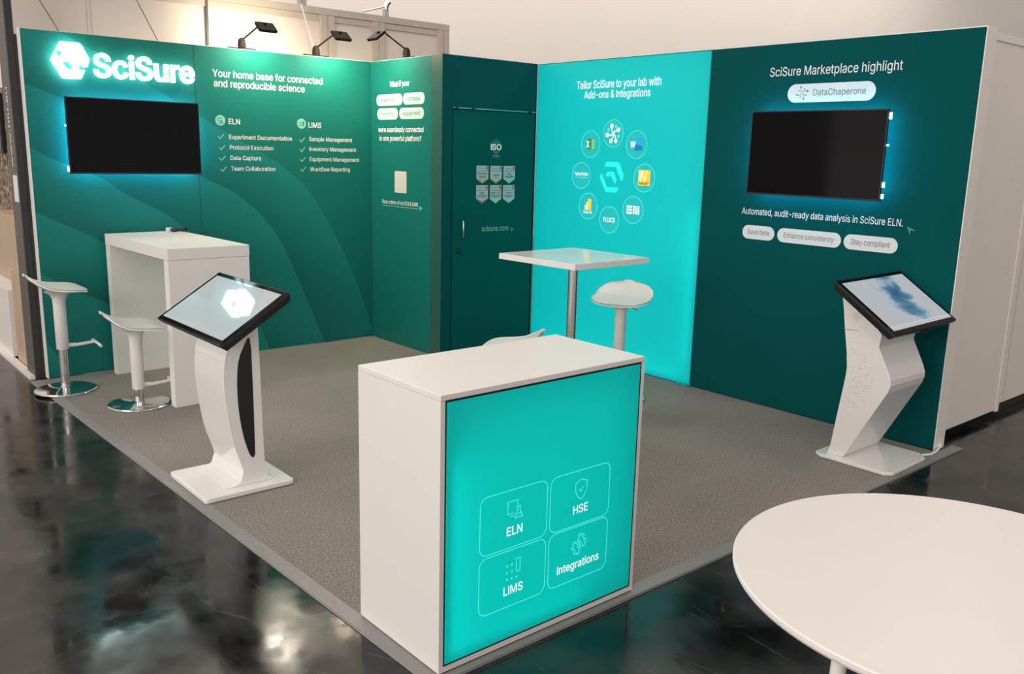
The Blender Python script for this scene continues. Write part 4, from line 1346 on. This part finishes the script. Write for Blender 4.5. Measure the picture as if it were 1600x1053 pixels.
# ------------------------------------------------------------------ touch kiosks
def kiosk_screen(t, c, yaw, w, h, tilt, disp, org):
    d = Vector((math.cos(yaw), math.sin(yaw), 0))
    r = Vector((math.sin(yaw), -math.cos(yaw), 0))
    u = d * math.cos(tilt) + Vector((0, 0, 1)) * math.sin(tilt)
    n = r.cross(u).normalized()
    c = Vector(c)

    def quad(w_, h_, o):
        return [c - r * w_ / 2 - u * h_ / 2 + n * o, c + r * w_ / 2 - u * h_ / 2 + n * o, c + r * w_ / 2 + u * h_ / 2 + n * o, c - r * w_ / 2 + u * h_ / 2 + n * o]
    hs = MB().prism(quad(w - .03, h - .03, -.048), quad(w, h, -.014)).prism(quad(w, h, -.014), quad(w, h, 0)).build('screen_housing', BLACK, t)
    MB().prism(quad(w - .006, h - .006, .0002), quad(w - .008, h - .008, .002)).build('glass_border', SCREEN, hs)
    q = quad(w - .055, h - .055, .0026)
    MB().add(q, [(0, 1, 2, 3)], uv=[[(0, 0), (1, 0), (1, 1), (0, 1)]]).build('display', disp, hs)
    return d, r, u, n


# left kiosk: curved sail-like body with a dark slot in its side
k1 = thing('touch_kiosk', 'white touch kiosk with curved body and dark side slot, pale grey screen', 'kiosk', (-2.57, -2.765, 0), 0, 'touch kiosks')
mb = MB()
ring = []
for x, y in rrect(-2.818, -3.01, -2.338, -2.52, .02, 4):
    ring.append((x, y))
mb.prism([(x, y, .002) for x, y in ring], [(x, y, .030) for x, y in ring])
mb.build('base_plate', WHITE2, k1, .006)
front = [(-2.575, .030), (-2.585, .085), (-2.598, .14), (-2.638, .27), (-2.661, .42), (-2.673, .55), (-2.672, .63), (-2.660, .72), (-2.630, .80)]
front = [(p.x, p.y) for p in smooth_line(front, 22)]
foot = [(-2.690, .030), (-2.640, .036), (-2.607, .052)]
rear = [(-2.50, .902), (-2.484, .85), (-2.478, .6), (-2.474, .3), (-2.470, .10), (-2.455, .055), (-2.415, .030)]
pf = foot + front[2:] + rear
Y0, Y1 = -2.945, -2.565
mb = MB().prism([(x, Y0, z) for x, z in pf], [(x, Y1, z) for x, z in pf])
mb.build('body', WHITE2, k1, .004)
slot = smooth_line([(-2.545, .795), (-2.590, .70), (-2.603, .60), (-2.604, .48), (-2.593, .36), (-2.574, .26), (-2.552, .19)], 16)
slot = [(p.x, p.y) for p in slot] + [(-2.540, .172), (-2.530, .172), (-2.523, .19), (-2.522, .45), (-2.524, .74), (-2.530, .795), (-2.537, .803)]
MB().prism([(x, Y0 - .0012, z) for x, z in slot], [(x, Y0 + .0006, z) for x, z in slot]).build('side_slot', BLACK, k1)
MB().box((-2.70, Y0 + .02, .795), (-2.50, Y1 - .02, .815)).build('speaker_bracket', STEEL, k1)
MB().tube([(-2.66, -2.955, .800), (-2.645, -2.962, .790), (-2.632, -2.955, .800)], .008, 8).build('screen_knob', BLACK, k1)
kiosk_screen(k1, (-2.601, -2.762, .942), 0.0, .83, .415, .563, DISP_L, None)

# right kiosk: zig-zag body
k2 = thing('touch_kiosk', 'white zig-zag touch kiosk at the right edge of the carpet, blue picture on screen', 'kiosk', (.61, -4.66, 0), 0, 'touch kiosks')
mb = MB()
ring = [(.345, -4.470), (.375, -4.425), (.83, -4.410), (.86, -4.44), (.862, -4.835), (.80, -4.893), (.385, -4.905), (.345, -4.87)]
mb.prism([(x, y, .002) for x, y in ring], [(x, y, .022) for x, y in ring])
mb.build('base_plate', WHITE2, k2, .004)
pf = [(-4.485, .022), (-4.500, .06), (-4.552, .50), (-4.556, .56), (-4.545, .65), (-4.520, .78), (-4.500, .90), (-4.478, 1.005),
      (-4.60, .955), (-4.745, .785), (-4.735, .715), (-4.810, .572), (-4.824, .535), (-4.826, .505), (-4.815, .465), (-4.790, .418), (-4.600, .045), (-4.585, .022)]
X0, X1 = .395, .815
mb = MB().prism([(X0, y, z) for y, z in pf], [(X1, y, z) for y, z in pf])
mb.build('body', WHITE2, k2, .004)
dots = MB()
PS = Plane((X0, 0, 0), (0, -1, 0), (-1, 0, 0))
rd = random.Random(3)
n_ = 0
while n_ < 90:
    uu, vv = rd.uniform(4.575, 4.74), rd.uniform(.33, .74)
    if uu > 4.60 + (0.13 * (1 - abs(vv - .5) / .26)) or abs(vv - .52) > .23 * (1 - (uu - 4.57) * 3):
        continue
    c_ = circ(uu, vv, .0020, 8)
    dots.add([PS.P(a, b, .0006) for a, b in c_], [tuple(range(8))])
    n_ += 1
for k in range(26):
    a = 2 * PI * k * .381
    r = .026 * math.sqrt(k / 26)
    c_ = circ(4.586 + r * math.cos(a), .872 + r * 1.2 * math.sin(a), .0022, 8)
    dots.add([PS.P(p, q, .0006) for p, q in c_], [tuple(range(8))])
pd_ = dots.build('printed_dots', INK_G, k2)
pd_['kind'] = 'stuff'
strokes('panel_joint', PS, [[(4.512, .785), (4.60, .79)]], .003, INK_G, k2, off=.0006)
MB().box((.50, -4.80, .775), (.74, -4.72, .79)).build('speaker_bracket', STEEL, k2)
MB().tube([(.66, -4.83, .80), (.68, -4.845, .785), (.72, -4.84, .792), (.78, -4.85, .805)], .007, 8).build('screen_cable', BLACK, k2)
kiosk_screen(k2, (.621, -4.705, .957), PI / 2 + .03, .80, .445, .595, DISP_R, None)
wcb = MB().tube([(.86, -4.845, .010), (.93, -4.87, .009), (.99, -4.868, .010), (1.05, -4.858, .011), (1.09, -4.849, .016), (1.105, -4.846, .03)], .008, 10).build('power_cable', PLASTIC)
wcb['label'] = 'white power cable running from the zig-zag kiosk to the wall end'
wcb['category'] = 'cable'
# small turquoise levelling foot under the light box seam
lf = box('levelling_foot', (.985, -2.965, .0005), (1.028, -2.85, .012), mat('turquoise_foot', (0.01, 0.35, 0.34), 0.5, noise=0.05), None, .002)
lf['label'] = 'small turquoise foot on the carpet below the light box edge'
lf['category'] = 'foot'

# ------------------------------------------------------------------ neighbour's partition behind the logo wall
PYW = 0.55
pw = box('wall_rear', (-2.8, PYW + .03, 1.2), (1.26, PYW + .06, 2.98), PANELW)
struct(pw, 'beige framed partition of the neighbouring stand behind the logo wall', 'wall')
mb = MB()
mb.box((-1.7, PYW, 2.93), (1.27, PYW + .07, 2.99))
mb.box((-1.7, PYW + .012, 2.875), (1.27, PYW + .07, 2.927))
mb.box((-2.8, PYW, 2.95), (-1.7, PYW + .07, 2.99))
mb.build('rail', PFRAME, pw)
for x0_, x1_ in ((-.19, -.12), (-.115, -.045), (.36, .43), (.435, .50), (1.13, 1.20), (1.205, 1.27)):
    box('post', (x0_, PYW, -0.012), (x1_, PYW + .07, 2.928), PFRAME, pw, .003)
box('post', (-1.262, PYW + .005, -0.012), (-1.240, PYW + .07, 2.95), POSTG, pw, .003)
strokes('panel_joint', Plane((0, PYW + .03, 0), (1, 0, 0), (0, -1, 0)), [[(-2.20, 1.5), (-2.20, 2.98)], [(-2.17, 1.5), (-2.17, 2.98)], [(-1.10, 2.0), (-1.10, 2.98)]], .006, PFRAME, pw)
spot = bpy.data.lights.new('neighbour_flood', 'SPOT')
spot.energy = 60
spot.color = (1.0, .86, .62)
spot.spot_size = math.radians(120)
spot.spot_blend = 1.0
spot.shadow_soft_size = .06
so = bpy.data.objects.new('neighbour_flood', spot)
COL.objects.link(so)
so.location = (-1.05, .18, 2.30)
so.rotation_euler = (Vector((-1.0, PYW, 2.65)) - so.location).to_track_quat('-Z', 'Y').to_euler()
# thin suspension wires over the wall top
for pts, lab in (([(-2.60, .40, 2.80), (-2.46, .40, 2.55), (-2.44, .30, 2.3)], 'thin dark wire slanting down behind the logo emblem'),
                 ([(-1.90, .40, 2.88), (-1.735, .40, 2.555), (-1.70, .30, 2.3)], 'thin dark wire slanting down behind the raised letters')):
    w_ = MB().tube(pts, .0028, 6).build('suspension_wire', POSTD)
    w_['label'] = lab
    w_['category'] = 'wire'
    w_['group'] = 'wires behind the logo wall'
tp = MB().prism([(-.42, .50, 2.99), (-.405, .50, 2.99), (-.25, .50, 2.5), (-.265, .50, 2.5)], [(-.42, .502, 2.99), (-.405, .502, 2.99), (-.25, .502, 2.5), (-.265, .502, 2.5)]).build('white_strap', FRAMEW)
tp['label'] = 'thin white strap slanting across the beige partition between the floodlights'
tp['category'] = 'strap'
# neighbour's spotlight clipped on the partition top
sp1 = thing('clip_spotlight', 'chrome clip-on spotlight on top of the beige partition', 'lamp', (.52, PYW + .03, 2.99))
box('bracket', (.50, PYW + .01, 2.991), (.55, PYW + .05, 3.06), STEEL, sp1, .003)
MB().tube([(.525, PYW + .03, 3.05), (.535, PYW + .02, 3.10), (.555, PYW, 3.13)], .022, 12).build('lamp_head', CHROME, sp1)
MB().tube([(.52, PYW + .03, 3.08), (.40, PYW + .02, 3.045), (.26, PYW + .02, 3.005)], .008, 8).build('arm', CHROME, sp1)
hb = box('hanging_bracket', (-.40, PYW + .0, 2.991), (-.33, PYW + .05, 3.10), STEEL, None, .003)
hb['label'] = 'grey metal bracket on the partition top, left of the chrome spotlight'
hb['category'] = 'bracket'

# ------------------------------------------------------------------ white panels beyond the right wall end
rp = box('wall_side', (PX + .135, -4.75, .045), (2.205, -4.71, 2.5), PANELR)
struct(rp, 'grey-white partition panels beside the right end of the stand', 'wall')
box('edge_profile', (2.16, -4.757, .03), (2.21, -4.70, 2.5), PANELR, rp, .004)
box('top_profile', (PX + .135, -4.758, 2.462), (3.4, -4.70, 2.505), FRAMEW, rp, .003)
box('panel', (2.215, -4.715, .06), (2.37, -4.69, 2.462), PANELR, rp)
box('panel', (2.385, -4.715, .06), (3.4, -4.69, 2.462), PANELR, rp)
box('dark_backing', (PX + .14, -4.69, -.01), (3.4, -4.66, 2.45), POSTD, rp)

# ------------------------------------------------------------------ neighbouring stand on the left edge
gp = box('grey_post', (-2.880, .095, -.012), (-2.825, .325, 3.4), POSTG, None, .003)
gp['label'] = 'tall grey wall end with vertical white web address at the far left'
gp['category'] = 'post'
box('dark_side', (-2.872, .088, -.01), (-2.826, .0945, 3.4), POSTD, gp)
box('dark_filler', (-2.826, .080, -.01), (-2.60, .0945, 2.46), POSTD, gp)
PG = Plane((-2.8805, 0, 0), (0, 1, 0), (-1, 0, 0))
wv, wf, _ = text_shape('www.hiu.eu', .012)
x0_ = min(p[0] for p in wv)
sc_ = .56 / (max(p[0] for p in wv) - x0_)
MB().add([(-2.8815, .185 + y * sc_ * .62, 1.545 + (x - x0_) * sc_) for x, y in wv], wf).build('lettering', INK_W, gp)
MB().add([(-2.8815, .10, 1.30), (-2.8815, .235, 1.30), (-2.8815, .235, 1.49), (-2.8815, .10, 1.49)], [(0, 1, 2, 3)]).build('paper_notice', PILL, gp)
kb = box('trim_3', (-2.915, .10, -.012), (-2.86, 2.6, .012), FRAMEW)
struct(kb)
wb1 = box('wood_cabinet', (-2.855, .33, .012), (-2.725, .745, .745), WOOD, None, .003)
wb1['label'] = 'low light wood cabinet beside the grey post at the far left'
wb1['category'] = 'cabinet'
wb1['group'] = 'neighbouring stand cabinets'
wb2 = box('wood_cabinet', (-2.72, .40, .012), (-2.51, 2.0, 1.12), WOOD, None, .003)
wb2['label'] = 'taller light wood cabinet behind the low one at the far left'
wb2['category'] = 'cabinet'
wb2['group'] = 'neighbouring stand cabinets'
wb3 = box('white_cabinet', (-2.868, .86, .012), (-2.725, 1.9, .56), FRAMEW, None, .003)
wb3['label'] = 'white cabinet front at the left picture edge beside the wood cabinet'
wb3['category'] = 'cabinet'
sw_ = box('stone_wall', (-2.5, .65, .012), (-2.4, 3.6, 2.2), STONE)
sw_.name = 'wall_stone'
struct(sw_, 'rough brown stone wall of the neighbouring stand', 'wall')
nsn = thing('neighbour_screen', 'dark screen above the stone wall at the left picture edge', 'screen', (-2.52, 2.7, 1.7))
box('housing', (-2.54, 2.25, 1.62), (-2.505, 3.5, 2.15), BLACK, nsn, .004)
box('display_glass', (-2.543, 2.27, 1.64), (-2.5402, 3.48, 2.13), SCREEN, nsn)
